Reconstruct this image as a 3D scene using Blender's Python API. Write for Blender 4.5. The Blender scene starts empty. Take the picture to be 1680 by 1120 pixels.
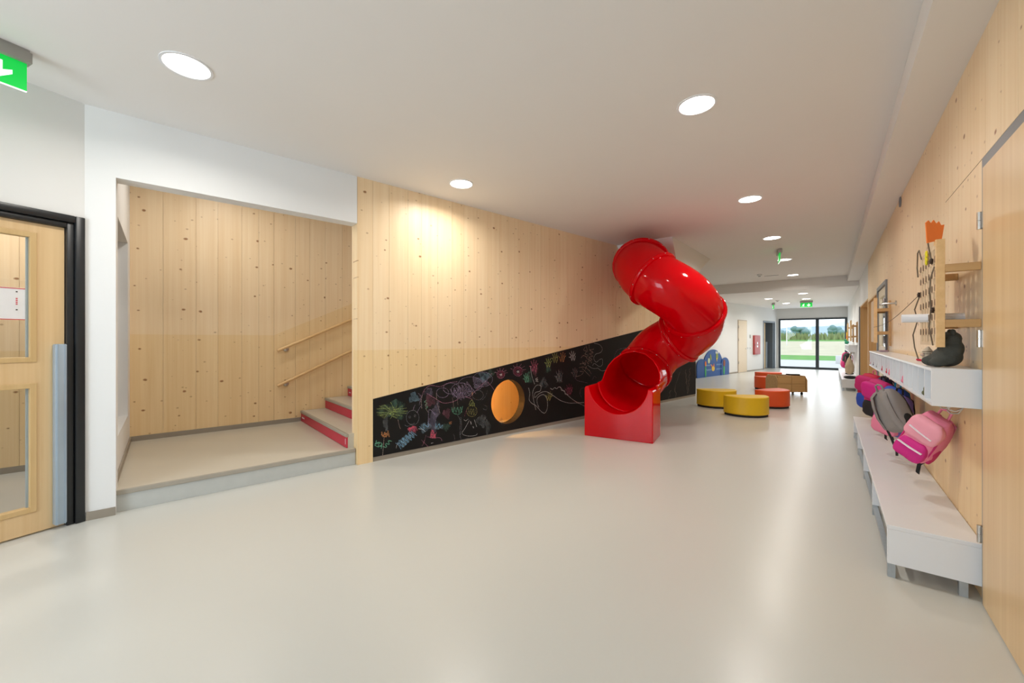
import bpy, bmesh, math, random
from math import sin, cos, pi, radians as R
from mathutils import Vector, Matrix, noise
random.seed(7)
SC = bpy.context.scene
COL = SC.collection

# ------------------------------------------------------------------ camera, world, exposure
F_PX, CX, CY, EYE = 655.0, 840.0, 557.0, 1.30
YAW = R(38.5)
cam_d = bpy.data.cameras.new('camera')
cam = bpy.data.objects.new('camera', cam_d); COL.objects.link(cam)
cam_d.sensor_width = 36.0
cam_d.lens = F_PX / 1680 * 36.0
cam_d.shift_y = -(560.0 - CY) / 1680.0
cam_d.clip_start = 0.05; cam_d.clip_end = 2000
cam.location = (0, 0, EYE)
cam.rotation_euler = (R(90), 0, YAW)
SC.camera = cam

SC.view_settings.view_transform = 'Standard'
SC.view_settings.look = 'None'
SC.view_settings.gamma = 1.0
SC.view_settings.use_curve_mapping = False
SC.view_settings.exposure = -0.06

world = bpy.data.worlds.new('overcast_sky'); SC.world = world
world.use_nodes = True
wb = world.node_tree.nodes['Background']
wb.inputs['Color'].default_value = (0.83, 0.92, 1.0, 1)
wb.inputs['Strength'].default_value = 2.1

def area(name, loc, rot, sx, sy, watt, col, shape='RECTANGLE', spread=180):
    l = bpy.data.lights.new(name, 'AREA'); l.shape = shape; l.size = sx; l.size_y = sy
    l.energy = watt; l.color = col; l.spread = R(spread)
    o = bpy.data.objects.new(name, l); COL.objects.link(o)
    o.location = loc; o.rotation_euler = rot
    return o
# daylight lamps: one added outside an unseen back window, one at the glazed end
area('added_back_daylight', (-2.44, -3.75, 1.45), (R(90), 0, 0), 2.2, 2.2, 155, (0.79, 0.895, 1.0))
area('daylight_end_window', (-0.65, 22.45, 1.2), (R(-90), 0, 0), 2.3, 2.1, 40, (0.86, 0.94, 1.0))

# ------------------------------------------------------------------ materials
MATS = {}
def node_mat(name):
    m = bpy.data.materials.new(name); m.use_nodes = True
    nt = m.node_tree
    return m, nt, nt.nodes['Principled BSDF']
def N(nt, t, **kw):
    n = nt.nodes.new(t)
    for k, v in kw.items():
        if k.startswith('i_'):
            key = k[2:]
            key = int(key) if key.isdigit() else key.replace('_', ' ')
            n.inputs[key].default_value = v
        else: setattr(n, k, v)
    return n
def c4(c): return (c[0], c[1], c[2], 1.0)
def srgb(r, g, b):
    f = lambda v: (v/255/12.92) if v/255 <= .04045 else ((v/255+.055)/1.055)**2.4
    return (f(r), f(g), f(b))
def mat(name, col, rough=.5, metal=0.0, var=.06, scale=14.0, bump=0.0, coat=0.0, emit=None, estr=0.0, spec=.5):
    if name in MATS: return MATS[name]
    m, nt, p = node_mat(name)
    tc = N(nt, 'ShaderNodeTexCoord')
    nz = N(nt, 'ShaderNodeTexNoise', i_Scale=scale, i_Detail=3.0)
    nt.links.new(tc.outputs['Object'], nz.inputs['Vector'])
    rp = N(nt, 'ShaderNodeMix', data_type='RGBA')
    rp.inputs[6].default_value = c4([max(0, x*(1-var)) for x in col])
    rp.inputs[7].default_value = c4([min(1, x*(1+var)) for x in col])
    nt.links.new(nz.outputs['Fac'], rp.inputs[0])
    nt.links.new(rp.outputs[2], p.inputs['Base Color'])
    p.inputs['Roughness'].default_value = rough
    p.inputs['Metallic'].default_value = metal
    p.inputs['Coat Weight'].default_value = coat
    p.inputs['Specular IOR Level'].default_value = spec
    if bump:
        b = N(nt, 'ShaderNodeBump', i_Strength=bump, i_Distance=.004)
        n2 = N(nt, 'ShaderNodeTexNoise', i_Scale=scale*9, i_Detail=2.0)
        nt.links.new(tc.outputs['Object'], n2.inputs['Vector'])
        nt.links.new(n2.outputs['Fac'], b.inputs['Height'])
        nt.links.new(b.outputs['Normal'], p.inputs['Normal'])
    if emit:
        p.inputs['Emission Color'].default_value = c4(emit)
        p.inputs['Emission Strength'].default_value = estr
    MATS[name] = m
    return m
def wood(name, light, dark, axis='z', knots=.75, coat_z=None, coat_slope=0.0, coat_s0=0.0, rough=.42, fine=1.0, board=.10):
    """boards of pale spruce: streaks along the grain axis, brown knots, a clear-coated lower part"""
    if name in MATS: return MATS[name]
    m, nt, p = node_mat(name); L = nt.links.new
    tc = N(nt, 'ShaderNodeTexCoord'); oi = N(nt, 'ShaderNodeObjectInfo')
    sep = N(nt, 'ShaderNodeSeparateXYZ'); L(tc.outputs['Object'], sep.inputs[0])
    ax = 'xyz'.index(axis)
    sc = [22*fine]*3; sc[ax] = .55*fine
    mp = N(nt, 'ShaderNodeMapping'); mp.inputs['Scale'].default_value = sc
    ofs = N(nt, 'ShaderNodeVectorMath', operation='SCALE'); ofs.inputs[0].default_value = (3.1, 7.3, 11.7)
    L(oi.outputs['Random'], ofs.inputs['Scale'])
    add = N(nt, 'ShaderNodeVectorMath', operation='ADD')
    L(tc.outputs['Object'], add.inputs[0]); L(ofs.outputs[0], add.inputs[1])
    L(add.outputs[0], mp.inputs['Vector'])
    n1 = N(nt, 'ShaderNodeTexNoise', i_Scale=1.0, i_Detail=4.0, i_Roughness=.6, i_Distortion=.15); L(mp.outputs[0], n1.inputs['Vector'])
    mp2 = N(nt, 'ShaderNodeMapping'); sc2 = [90*fine]*3; sc2[ax] = .8*fine; mp2.inputs['Scale'].default_value = sc2
    L(add.outputs[0], mp2.inputs['Vector'])
    n2 = N(nt, 'ShaderNodeTexNoise', i_Scale=1.0, i_Detail=2.0); L(mp2.outputs[0], n2.inputs['Vector'])
    mx = N(nt, 'ShaderNodeMath', operation='MULTIPLY_ADD'); L(n2.outputs['Fac'], mx.inputs[0]); mx.inputs[1].default_value = .35
    L(n1.outputs['Fac'], mx.inputs[2])
    rv = N(nt, 'ShaderNodeMath', operation='MULTIPLY_ADD'); L(oi.outputs['Random'], rv.inputs[0]); rv.inputs[1].default_value = .14
    L(mx.outputs[0], rv.inputs[2])
    mr = N(nt, 'ShaderNodeMapRange'); mr.inputs['From Min'].default_value = .38; mr.inputs['From Max'].default_value = 1.15
    L(rv.outputs[0], mr.inputs['Value'])
    cr = N(nt, 'ShaderNodeMix', data_type='RGBA'); cr.inputs[6].default_value = c4(light); cr.inputs[7].default_value = c4(dark)
    L(mr.outputs[0], cr.inputs[0])
    out = cr.outputs[2]
    if knots > 0:
        s_b = N(nt, 'ShaderNodeSeparateXYZ'); L(add.outputs[0], s_b.inputs[0])
        cxy = N(nt, 'ShaderNodeCombineXYZ'); L(s_b.outputs[1], cxy.inputs[0]); L(s_b.outputs[2], cxy.inputs[1])
        mk = N(nt, 'ShaderNodeMapping'); mk.inputs['Scale'].default_value = (3.7, 5.2, 1)
        L(cxy.outputs[0], mk.inputs['Vector'])
        wob = N(nt, 'ShaderNodeTexNoise', i_Scale=26.0, i_Detail=2.0); L(add.outputs[0], wob.inputs['Vector'])
        vo = N(nt, 'ShaderNodeTexVoronoi', voronoi_dimensions='2D', i_Scale=1.0); L(mk.outputs[0], vo.inputs['Vector'])
        ws = N(nt, 'ShaderNodeMath', operation='MULTIPLY_ADD'); L(wob.outputs['Fac'], ws.inputs[0]); ws.inputs[1].default_value = -.07
        L(vo.outputs['Distance'], ws.inputs[2])
        sz = N(nt, 'ShaderNodeSeparateColor'); L(vo.outputs['Color'], sz.inputs[0])
        ks = N(nt, 'ShaderNodeMapRange'); ks.inputs['From Min'].default_value = 1-knots; ks.inputs['From Max'].default_value = 1.0
        ks.inputs['To Min'].default_value = -.06; ks.inputs['To Max'].default_value = .042; L(sz.outputs[0], ks.inputs['Value'])
        df = N(nt, 'ShaderNodeMath', operation='SUBTRACT'); L(ks.outputs[0], df.inputs[0]); L(ws.outputs[0], df.inputs[1])
        sm = N(nt, 'ShaderNodeMapRange'); sm.inputs['From Min'].default_value = -.012; sm.inputs['From Max'].default_value = .03
        L(df.outputs[0], sm.inputs['Value'])
        mk2 = N(nt, 'ShaderNodeMapping'); mk2.inputs['Scale'].default_value = (6.1, 8.5, 1); mk2.inputs['Location'].default_value = (3.7, 1.9, 0); L(cxy.outputs[0], mk2.inputs['Vector'])
        vo2 = N(nt, 'ShaderNodeTexVoronoi', voronoi_dimensions='2D', i_Scale=1.0); L(mk2.outputs[0], vo2.inputs['Vector'])
        sz2 = N(nt, 'ShaderNodeSeparateColor'); L(vo2.outputs['Color'], sz2.inputs[0])
        ks2 = N(nt, 'ShaderNodeMapRange'); ks2.inputs['From Min'].default_value = 1-knots*.6; ks2.inputs['To Min'].default_value = -.05; ks2.inputs['To Max'].default_value = .035; L(sz2.outputs[1], ks2.inputs['Value'])
        ws2 = N(nt, 'ShaderNodeMath', operation='MULTIPLY_ADD'); L(wob.outputs['Fac'], ws2.inputs[0]); ws2.inputs[1].default_value = -.09; L(vo2.outputs['Distance'], ws2.inputs[2])
        df2 = N(nt, 'ShaderNodeMath', operation='SUBTRACT'); L(ks2.outputs[0], df2.inputs[0]); L(ws2.outputs[0], df2.inputs[1])
        sm2 = N(nt, 'ShaderNodeMapRange'); sm2.inputs['From Min'].default_value = -.02; sm2.inputs['From Max'].default_value = .05; sm2.inputs['To Max'].default_value = .6; L(df2.outputs[0], sm2.inputs['Value'])
        smm = N(nt, 'ShaderNodeMath', operation='MAXIMUM'); L(sm.outputs[0], smm.inputs[0]); L(sm2.outputs[0], smm.inputs[1])
        k = N(nt, 'ShaderNodeMix', data_type='RGBA'); L(smm.outputs[0], k.inputs[0]); L(out, k.inputs[6])
        k.inputs[7].default_value = c4([dark[0]*.42, dark[1]*.28, dark[2]*.2]); out = k.outputs[2]
    if coat_z is not None:          # clear-coated lower zone of the wall, more saturated than the raw timber above
        ss = N(nt, 'ShaderNodeMath', operation='SUBTRACT'); L(sep.outputs[1], ss.inputs[0]); ss.inputs[1].default_value = coat_s0
        s2 = N(nt, 'ShaderNodeMath', operation='MAXIMUM'); L(ss.outputs[0], s2.inputs[0]); s2.inputs[1].default_value = 0
        s3 = N(nt, 'ShaderNodeMath', operation='MULTIPLY_ADD'); L(s2.outputs[0], s3.inputs[0]); s3.inputs[1].default_value = coat_slope; s3.inputs[2].default_value = coat_z
        lt = N(nt, 'ShaderNodeMath', operation='LESS_THAN'); L(sep.outputs[2], lt.inputs[0]); L(s3.outputs[0], lt.inputs[1])
        cm = N(nt, 'ShaderNodeMix', data_type='RGBA', blend_type='MULTIPLY'); L(lt.outputs[0], cm.inputs[0]); L(out, cm.inputs[6])
        cm.inputs[7].default_value = (.97, .93, .80, 1); out = cm.outputs[2]
    L(out, p.inputs['Base Color'])
    p.inputs['Roughness'].default_value = rough
    b = N(nt, 'ShaderNodeBump', i_Strength=.12, i_Distance=.002); L(n1.outputs['Fac'], b.inputs['Height']); L(b.outputs['Normal'], p.inputs['Normal'])
    MATS[name] = m
    return m
def glass_mat(name, tint=(1, 1, 1), refl=.07):
    if name in MATS: return MATS[name]
    m, nt, p = node_mat(name)
    t = N(nt, 'ShaderNodeBsdfTransparent'); t.inputs[0].default_value = c4(tint)
    g = N(nt, 'ShaderNodeBsdfGlossy'); g.inputs['Roughness'].default_value = .02
    fr = N(nt, 'ShaderNodeFresnel', i_IOR=1.45)
    mx = N(nt, 'ShaderNodeMixShader')
    ge = N(nt, 'ShaderNodeNewGeometry'); iv = N(nt, 'ShaderNodeMath', operation='SUBTRACT', i_0=1.0); nt.links.new(ge.outputs['Backfacing'], iv.inputs[1])
    mu_ = N(nt, 'ShaderNodeMath', operation='MULTIPLY'); nt.links.new(fr.outputs[0], mu_.inputs[0]); nt.links.new(iv.outputs[0], mu_.inputs[1])
    nt.links.new(mu_.outputs[0], mx.inputs[0]); nt.links.new(t.outputs[0], mx.inputs[1]); nt.links.new(g.outputs[0], mx.inputs[2])
    nt.links.new(mx.outputs[0], nt.nodes['Material Output'].inputs['Surface'])
    MATS[name] = m
    return m
def chalk_mat(name, col, dens=.62, soft=False):
    if name in MATS: return MATS[name]
    m, nt, p = node_mat(name); L = nt.links.new
    p.inputs['Base Color'].default_value = c4(col); p.inputs['Roughness'].default_value = .95
    tc = N(nt, 'ShaderNodeTexCoord')
    nz = N(nt, 'ShaderNodeTexNoise', i_Scale=14.0 if soft else 120.0, i_Detail=4.0 if soft else 2.0)
    L(tc.outputs['Object'], nz.inputs['Vector'])
    mr = N(nt, 'ShaderNodeMapRange'); mr.inputs['From Min'].default_value = .35; mr.inputs['From Max'].default_value = .7
    mr.inputs['To Min'].default_value = dens*.1 if soft else dens*.4; mr.inputs['To Max'].default_value = dens
    L(nz.outputs['Fac'], mr.inputs['Value'])
    L(mr.outputs[0], p.inputs['Alpha'])
    MATS[name] = m
    return m

M_WHITE = mat('white_paint', (.80, .80, .785), .6, var=.015, scale=3)
M_CEIL = mat('ceiling_paint', (.80, .775, .745), .75, var=.012, scale=2)
M_LACQ = mat('white_lacquer', (.775, .785, .80), .3, var=.01)
M_BLACKMETAL = mat('black_metal', (.012, .014, .016), .35, var=.1)
M_ANTHRA = mat('anthracite_metal', (.035, .047, .055), .4, var=.05)
M_GREYFRAME = mat('grey_steel_frame', (.20, .205, .21), .4, var=.04)
M_BLUEGREYFRAME = mat('blue_grey_frame', (.13, .16, .19), .45, var=.04)
M_ALU = mat('brushed_aluminium', (.42, .52, .62), .38, metal=.55, var=.04)
M_STEEL = mat('brushed_steel', (.55, .53, .50), .28, metal=1.0, var=.05, scale=60)
M_GALV = mat('galvanised_steel', (.42, .46, .49), .42, metal=.75, var=.12, scale=40)
M_BASE = mat('taupe_skirting', (.30, .26, .205), .5, var=.05)
M_NOSE = mat('taupe_nosing', (.36, .325, .265), .55, var=.05)
M_RED = mat('red_plastic', (.76, .0005, .008), .09, var=.03, scale=3, coat=.15, spec=.42)
def translucent_red(m):
    nt = m.node_tree; p = nt.nodes['Principled BSDF']
    t = N(nt, 'ShaderNodeBsdfTranslucent'); t.inputs[0].default_value = (1.0, .001, .004, 1)
    mx = N(nt, 'ShaderNodeMixShader', i_0=.5)
    nt.links.new(p.outputs[0], mx.inputs[1]); nt.links.new(t.outputs[0], mx.inputs[2]); nt.links.new(mx.outputs[0], nt.nodes['Material Output'].inputs['Surface'])
translucent_red(M_RED)
M_RISER = mat('crimson_riser', (.50, .012, .045), .4, var=.05)
M_BOARD = mat('chalkboard_black', (.0065, .006, .006), .6, var=.5, scale=5, spec=.25)
M_GLASS = glass_mat('clear_glass')
M_LAMP = mat('lamp_diffuser', (1, 1, 1), .5, emit=(1.0, .95, .87), estr=14.0)
WOODL, WOODD = srgb(247, 224, 188), srgb(232, 200, 154)
M_WOOD = wood('spruce_wall', WOODL, WOODD, coat_z=1.19)
M_WOODN = wood('spruce_niche_wall', WOODL, WOODD, coat_z=1.36, coat_slope=.47, coat_s0=-.4)
M_WOODPLAIN = wood('spruce_plain', WOODL, WOODD, knots=.25)
M_DOOR = wood('maple_veneer_door', srgb(232, 202, 156), srgb(214, 178, 128), knots=0, rough=.35, fine=.8)
M_PALEDOOR = mat('pale_door_laminate', srgb(225, 208, 182), .5, var=.03)
M_DOWEL = wood('beech_dowel', srgb(236, 200, 146), srgb(214, 172, 116), knots=0, axis='y', rough=.35)
M_OAK = wood('crate_plywood', srgb(205, 165, 112), srgb(178, 136, 84), knots=0, axis='x', rough=.5)

def floor_mat(name, c1, c2, rough):
    m, nt, p = node_mat(name); L = nt.links.new
    tc = N(nt, 'ShaderNodeTexCoord')
    n1 = N(nt, 'ShaderNodeTexNoise', i_Scale=1.3, i_Detail=3.0); L(tc.outputs['Object'], n1.inputs['Vector'])
    n2 = N(nt, 'ShaderNodeTexNoise', i_Scale=90.0, i_Detail=3.0); L(tc.outputs['Object'], n2.inputs['Vector'])
    ad = N(nt, 'ShaderNodeMath', operation='MULTIPLY_ADD'); L(n2.outputs['Fac'], ad.inputs[0]); ad.inputs[1].default_value = .25; L(n1.outputs['Fac'], ad.inputs[2])
    mr = N(nt, 'ShaderNodeMapRange'); mr.inputs['From Min'].default_value = .5; mr.inputs['From Max'].default_value = 1.0; L(ad.outputs[0], mr.inputs['Value'])
    cr = N(nt, 'ShaderNodeMix', data_type='RGBA'); cr.inputs[6].default_value = c4(c1); cr.inputs[7].default_value = c4(c2)
    L(mr.outputs[0], cr.inputs[0]); L(cr.outputs[2], p.inputs['Base Color'])
    p.inputs['Roughness'].default_value = rough
    p.inputs['Specular IOR Level'].default_value = .45
    return m
M_FLOOR = floor_mat('grey_linoleum', (.582, .578, .533), (.592, .588, .543), .27)
M_LANDING = floor_mat('beige_linoleum', (.56, .52, .435), (.57, .53, .445), .30)

# ------------------------------------------------------------------ mesh helpers
def nb(): return bmesh.new()
def box(bm, x0, x1, y0, y1, z0, z1, bev=0.0, seg=2):
    r = bmesh.ops.create_cube(bm, size=1.0)
    vs = r['verts']
    for v in vs:
        v.co = Vector(((x0+x1)/2 + v.co.x*(x1-x0), (y0+y1)/2 + v.co.y*(y1-y0), (z0+z1)/2 + v.co.z*(z1-z0)))
    if bev > 0:
        es = list({e for v in vs for e in v.link_edges})
        bmesh.ops.bevel(bm, geom=es, offset=bev, segments=seg, affect='EDGES', profile=.5)
    return bm
def prism(bm, pts, axis, a0, a1):
    """pts: polygon in the two other axes (in xyz order), extruded along axis"""
    def mk(p, a):
        return {'x': (a, p[0], p[1]), 'y': (p[0], a, p[1]), 'z': (p[0], p[1], a)}[axis]
    b = [bm.verts.new(mk(p, a0)) for p in pts]; t = [bm.verts.new(mk(p, a1)) for p in pts]
    n = len(pts)
    bm.faces.new(b); bm.faces.new(t[::-1])
    for i in range(n): bm.faces.new((b[i], t[i], t[(i+1) % n], b[(i+1) % n]))
    return bm
def frames(pts, closed=False):
    n = len(pts); T = []
    for i in range(n):
        a = pts[max(i-1, 0)]; b = pts[min(i+1, n-1)]
        T.append((b-a).normalized())
    up = Vector((0, 0, 1)) if abs(T[0].z) < .9 else Vector((1, 0, 0))
    u = (up - T[0]*up.dot(T[0])).normalized(); out = []
    for i in range(n):
        u = (u - T[i]*u.dot(T[i])).normalized()
        out.append((T[i], u, T[i].cross(u)))
    return out
def tube(bm, pts, r, n=10, cap=True, flat=1.0):
    pts = [Vector(p) for p in pts]; fr = frames(pts); rings = []
    for i, p in enumerate(pts):
        ri = r[i] if isinstance(r, (list, tuple)) else r
        rings.append([bm.verts.new(p + fr[i][1]*cos(2*pi*k/n)*ri*flat + fr[i][2]*sin(2*pi*k/n)*ri) for k in range(n)])
    for a, b in zip(rings, rings[1:]):
        for k in range(n): bm.faces.new((a[k], a[(k+1) % n], b[(k+1) % n], b[k]))
    if cap: bm.faces.new(rings[0][::-1]); bm.faces.new(rings[-1])
    return bm
def cyl(bm, a, b, r, n=16, r2=None): return tube(bm, [a, b], [r, r if r2 is None else r2], n)
def ell(bm, c, r, u=14, v=9, M=None):
    q = bmesh.ops.create_uvsphere(bm, u_segments=u, v_segments=v, radius=1.0)
    for w in q['verts']:
        p = Vector((w.co.x*r[0], w.co.y*r[1], w.co.z*r[2]))
        if M: p = M @ p
        w.co = p + Vector(c)
    return bm
def strip(bm, pts, wd, nrm, th=0.0):
    """flat ribbon along pts lying in the plane with normal nrm"""
    pts = [Vector(p) for p in pts]; nrm = Vector(nrm).normalized(); prev = None
    for i, p in enumerate(pts):
        t = (pts[min(i+1, len(pts)-1)] - pts[max(i-1, 0)])
        if t.length < 1e-6: t = Vector((0, 1, 0))
        s = t.normalized().cross(nrm)*wd*.5
        q = (bm.verts.new(p+s), bm.verts.new(p-s))
        if prev: bm.faces.new((prev[0], q[0], q[1], prev[1]))
        prev = q
    return bm
def ob(name, bm, m, parent=None, smooth=None, mtx=None, solid=0.0, bevel=0.0):
    me = bpy.data.meshes.new(name)
    bmesh.ops.recalc_face_normals(bm, faces=bm.faces[:])
    bm.to_mesh(me); bm.free()
    if m: me.materials.append(m)
    if smooth is not None:
        for p in me.polygons: p.use_smooth = True
        me.set_sharp_from_angle(angle=R(smooth))
    o = bpy.data.objects.new(name, me); COL.objects.link(o)
    if parent: o.parent = parent
    if mtx is not None: o.matrix_world = mtx
    if solid:
        s = o.modifiers.new('thickness', 'SOLIDIFY'); s.thickness = solid; s.offset = 1.0
    if bevel:
        s = o.modifiers.new('bevel', 'BEVEL'); s.width = bevel; s.segments = 2; s.limit_method = 'ANGLE'
    return o
def tag(o, label, cat, group=None, kind=None):
    o['label'] = label; o['category'] = cat
    if group: o['group'] = group
    if kind: o['kind'] = kind
    return o
def thing(name, label, cat, loc=(0, 0, 0), rz=0.0, group=None, kind=None, rx=0.0, ry=0.0):
    o = bpy.data.objects.new(name, None); COL.objects.link(o); o.empty_display_size = .1
    o.location = loc; o.rotation_euler = (rx, ry, rz)
    return tag(o, label, cat, group, kind)
def bxo(name, dims, m, parent=None, bev=0.0, smooth=None):
    return ob(name, box(nb(), *dims, bev=bev), m, parent, smooth)
def linked(src, parent, loc=None):
    o = src.copy(); COL.objects.link(o); o.parent = parent
    if loc is not None: o.location = loc
    return o

# local frames: x = out of the wall into the corridor, y = along the wall, z = up
TH = R(10.5)                                   # slide wall leans 10.5 degrees off the corridor axis
W0 = Vector((-3.83, 2.24, 0))
def W(t, s, z=0.0):
    return W0 + Vector((cos(TH)*t + sin(TH)*s, -sin(TH)*t + cos(TH)*s, z))
W_END = 7.74
DA = R(13.2)                                   # wall with the glazed door
D0 = W(0, -1.94)
FA = R(12.08); F0 = Vector((-4.64, 9.2, 0))    # white wall at the far left
F_END = 13.09
HC, HF, HS = 2.99, 2.70, 2.83                  # main ceiling, far ceiling, soffit strip by the right wall
XR, YE, YB = 0.60, 22.0, -3.5                  # right wall, end wall, back wall
YBEAM = 13.66

# ------------------------------------------------------------------ floor and ceilings
fl = ob('floor', prism(nb(), [(-7.5, YB-.3), (1.6, YB-.3), (1.6, YE+.12), (-7.5, YE+.12)], 'z', -.2, 0), M_FLOOR)
tag(fl, 'pale grey glossy linoleum floor running the length of the corridor', 'floor', kind='structure')
cl = ob('ceiling', prism(nb(), [tuple(W(-.08, -1.94)[:2]), tuple(W(-.08, W_END)[:2]), (-4.5, 9.9), (-3.75, YBEAM), (1.3, YBEAM), (1.3, YB-.2), (-3.4, YB-.2)], 'z', HC, HC+.12), M_CEIL)
tag(cl, 'white plastered main ceiling with round downlights', 'ceiling', kind='structure')
c2 = ob('ceiling', prism(nb(), [(-4.2, YBEAM), (1.3, YBEAM), (1.3, YE+.2), (-2.2, YE+.2)], 'z', HF, HC+.12), M_CEIL)
tag(c2, 'lower white ceiling above the glazed end of the corridor', 'ceiling', kind='structure')
so = bxo('trim_1', (.365, XR+.1, YB, YBEAM-.001, HS, HC-.001), M_CEIL)
tag(so, 'shallow white ceiling drop running along the right wooden wall', 'ceiling trim', kind='structure')

# ------------------------------------------------------------------ board-clad walls
def boards(parent, s_list, zfun, t0, t1, m, gap=.0022):
    """vertical spruce boards between successive s values; zfun(s)->list of (zlo, zhi) ranges as functions"""
    for a, b in zip(s_list, s_list[1:]):
        for (lo, hi) in zfun((a+b)/2):
            la = lo(a) if callable(lo) else lo; lb = lo(b) if callable(lo) else lo
            if hi - max(la, lb) < .01: continue
            g = gap/2
            bm = prism(nb(), [(a+g, la), (b-g, lb), (b-g, hi), (a+g, hi)], 'x', t0, t1)
            ob('board', bm, m, parent)
def spaced(a, b, wmin, wmax, fixed=()):
    out = [a]; stops = sorted([f for f in fixed if a < f < b]) + [b]
    for st in stops:
        n = max(1, round((st-out[-1])/random.uniform(wmin, wmax))); s0 = out[-1]
        ws = [random.uniform(.8, 1.2) for _ in range(n)]; tot = sum(ws); acc = 0
        for w in ws: acc += w; out.append(s0 + (st-s0)*acc/tot)
    return out

CBS, CBZ0, CBSL = .165, .67, .1545              # chalkboard start, top height there, slope of its top edge
cbtop = lambda s: CBZ0 + CBSL*(s-CBS)
wl = thing('wall_left', 'pale knotty spruce board wall behind the red slide', 'wall', W0, -TH, kind='structure')
boards(wl, [0, CBS] + spaced(CBS, W_END, .17, .26)[1:], lambda s: [(0.0, HC)] if s < CBS else [(cbtop, HC)], -.12, 0, M_WOOD)
ob('backing', prism(nb(), [(CBS+.01, cbtop(CBS)+.02), (W_END-.01, cbtop(W_END)+.02), (W_END-.01, HC), (CBS+.01, HC)], 'x', -.119, -.012), M_WOODPLAIN, wl)
# white wall with the stair opening
ww = thing('wall_opening', 'white plastered wall around the stair opening', 'wall', W0, -TH, kind='structure')
bxo('pillar', (-.15, 0, -1.94, -1.78, 0, HC), M_WHITE, ww)
bxo('header', (-.15, 0, -1.78, -.002, 2.505, HC), M_WHITE, ww)
bxo('reveal', (-.15, -.12, -.002, .03, 0, HC), M_WOODPLAIN, ww)
sk = bxo('baseboard_left', (.0005, .012, -1.932, -1.782, 0, .06), M_BASE); sk.matrix_world = Matrix.Translation(W0) @ Matrix.Rotation(-TH, 4, 'Z')
tag(sk, 'short taupe skirting under the white pillar beside the black door frame', 'skirting', kind='structure')
# stair niche
BT = -1.97
wn = thing('wall_niche', 'knotty spruce board wall at the back of the stair niche', 'wall', W0, -TH, kind='structure')
boards(wn, spaced(-1.82, 7.2, .2, .27, fixed=(-1.52, -1.22, -.76, -.4)), lambda s: [(0.0, 3.3)], BT-.1, BT, M_WOODN)
bxo('backing', (BT-.099, BT-.012, -1.815, 7.19, .0, 3.3), M_WOODPLAIN, wn)
nl = thing('wall_niche_side', 'white side wall of the stair niche with a tall window recess', 'wall', W0, -TH, kind='structure')
T0, T1 = -1.66, -.42
bxo('wall_lower', (BT, -.15, -1.94, -1.80, 0, .50), M_WHITE, nl); bxo('wall_upper', (BT, -.15, -1.94, -1.80, 2.32, 3.3), M_WHITE, nl)
bxo('wall_end', (BT, T0, -1.94, -1.80, .50, 2.32), M_WHITE, nl); bxo('wall_end', (T1, -.15, -1.94, -1.80, .50, 2.32), M_WHITE, nl)
nw = thing('window_1', 'narrow dark window recessed in the niche side wall', 'window', W0, -TH, kind='structure')
bxo('glass_pane', (T0, T1, -1.935, -1.925, .50, 2.32), mat('dark_glass', (.02, .024, .03), .05), nw)
for (a, b, c, d) in ((T0, T0+.05, .5, 2.32), (T1-.05, T1, .5, 2.32), (T0, T1, .5, .55), (T0, T1, 2.27, 2.32)):
    bxo('frame_bar', (a, b, -1.925, -1.885, c, d), M_LACQ, nw)
nc = ob('ceiling_niche', box(nb(), BT-.1, -.081, -1.94, 7.2, 3.3, 3.4), M_CEIL, mtx=Matrix.Translation(W0) @ Matrix.Rotation(-TH, 4, 'Z'))
tag(nc, 'white ceiling over the stair niche', 'ceiling', kind='structure')
LWM = Matrix.Translation(W0) @ Matrix.Rotation(-TH, 4, 'Z')
# landing
LZ = .165
ld = thing('stair_landing', 'beige raised landing in front of the stair flight', 'landing', W0, -TH, kind='structure')
bxo('platform', (BT+.012, -.045, -1.79, -.004, .001, LZ-.028), mat('landing_face_grey', (.50, .51, .48), .5), ld)
bxo('floor_covering', (BT+.012, -.055, -1.79, -.004, LZ-.028, LZ), M_LANDING, ld)
bxo('nosing', (-.058, -.036, -1.79, -.004, LZ-.036, LZ+.001), M_NOSE, ld, bev=.004)
for nm, d in (('skirting', (BT+.001, BT+.013, -1.79, -.06, LZ, LZ+.055)), ('skirting', (BT+.013, -.15, -1.799, -1.786, LZ, LZ+.055))):
    bxo(nm, d, M_BASE, ld)
# steps
st = thing('stair_flight', 'stair flight with grey treads and red risers rising behind the wall', 'stairs', W0, -TH, kind='structure')
RISE, RUN, S0 = .147, .318, -.075
for k in range(7):
    s = S0 + k*RUN; zb = LZ + k*RISE; zt = zb + RISE; ta = -.135 if k else -.10
    bxo('step_core', (BT+.013, ta-.004, s+.012, s+RUN+.012, zb-.02 if k else zb, zt-.03), M_LANDING, st)
    rz = ob('riser', box(nb(), BT+.013, ta, s+.002, s+.012, zb+.004, zt-.032), M_RISER, st)
    bxo('tread', (BT+.013, ta, s+.024, s+RUN+.012, zt-.03, zt), M_LANDING, st)
    bxo('nosing', (BT+.013, ta, s-.006, s+.024, zt-.032, zt+.001), M_NOSE, st, bev=.004)
    if k == 0:
        bxo('riser_mark', (-.146, -.138, s+.0005, s+.003, zb+.035, zb+.095), M_LACQ, rz)
        for q in range(5): bxo('riser_lettering', (BT+.07+q*.026, BT+.086+q*.026, s+.0005, s+.003, zb+.05, zb+.066+.006*(q % 2)), M_LACQ, rz)
    elif k == 2:
        for q in range(3): bxo('riser_lettering', (BT+.07+q*.026, BT+.086+q*.026, s+.0005, s+.003, zb+.05, zb+.066), M_LACQ, rz)
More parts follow.
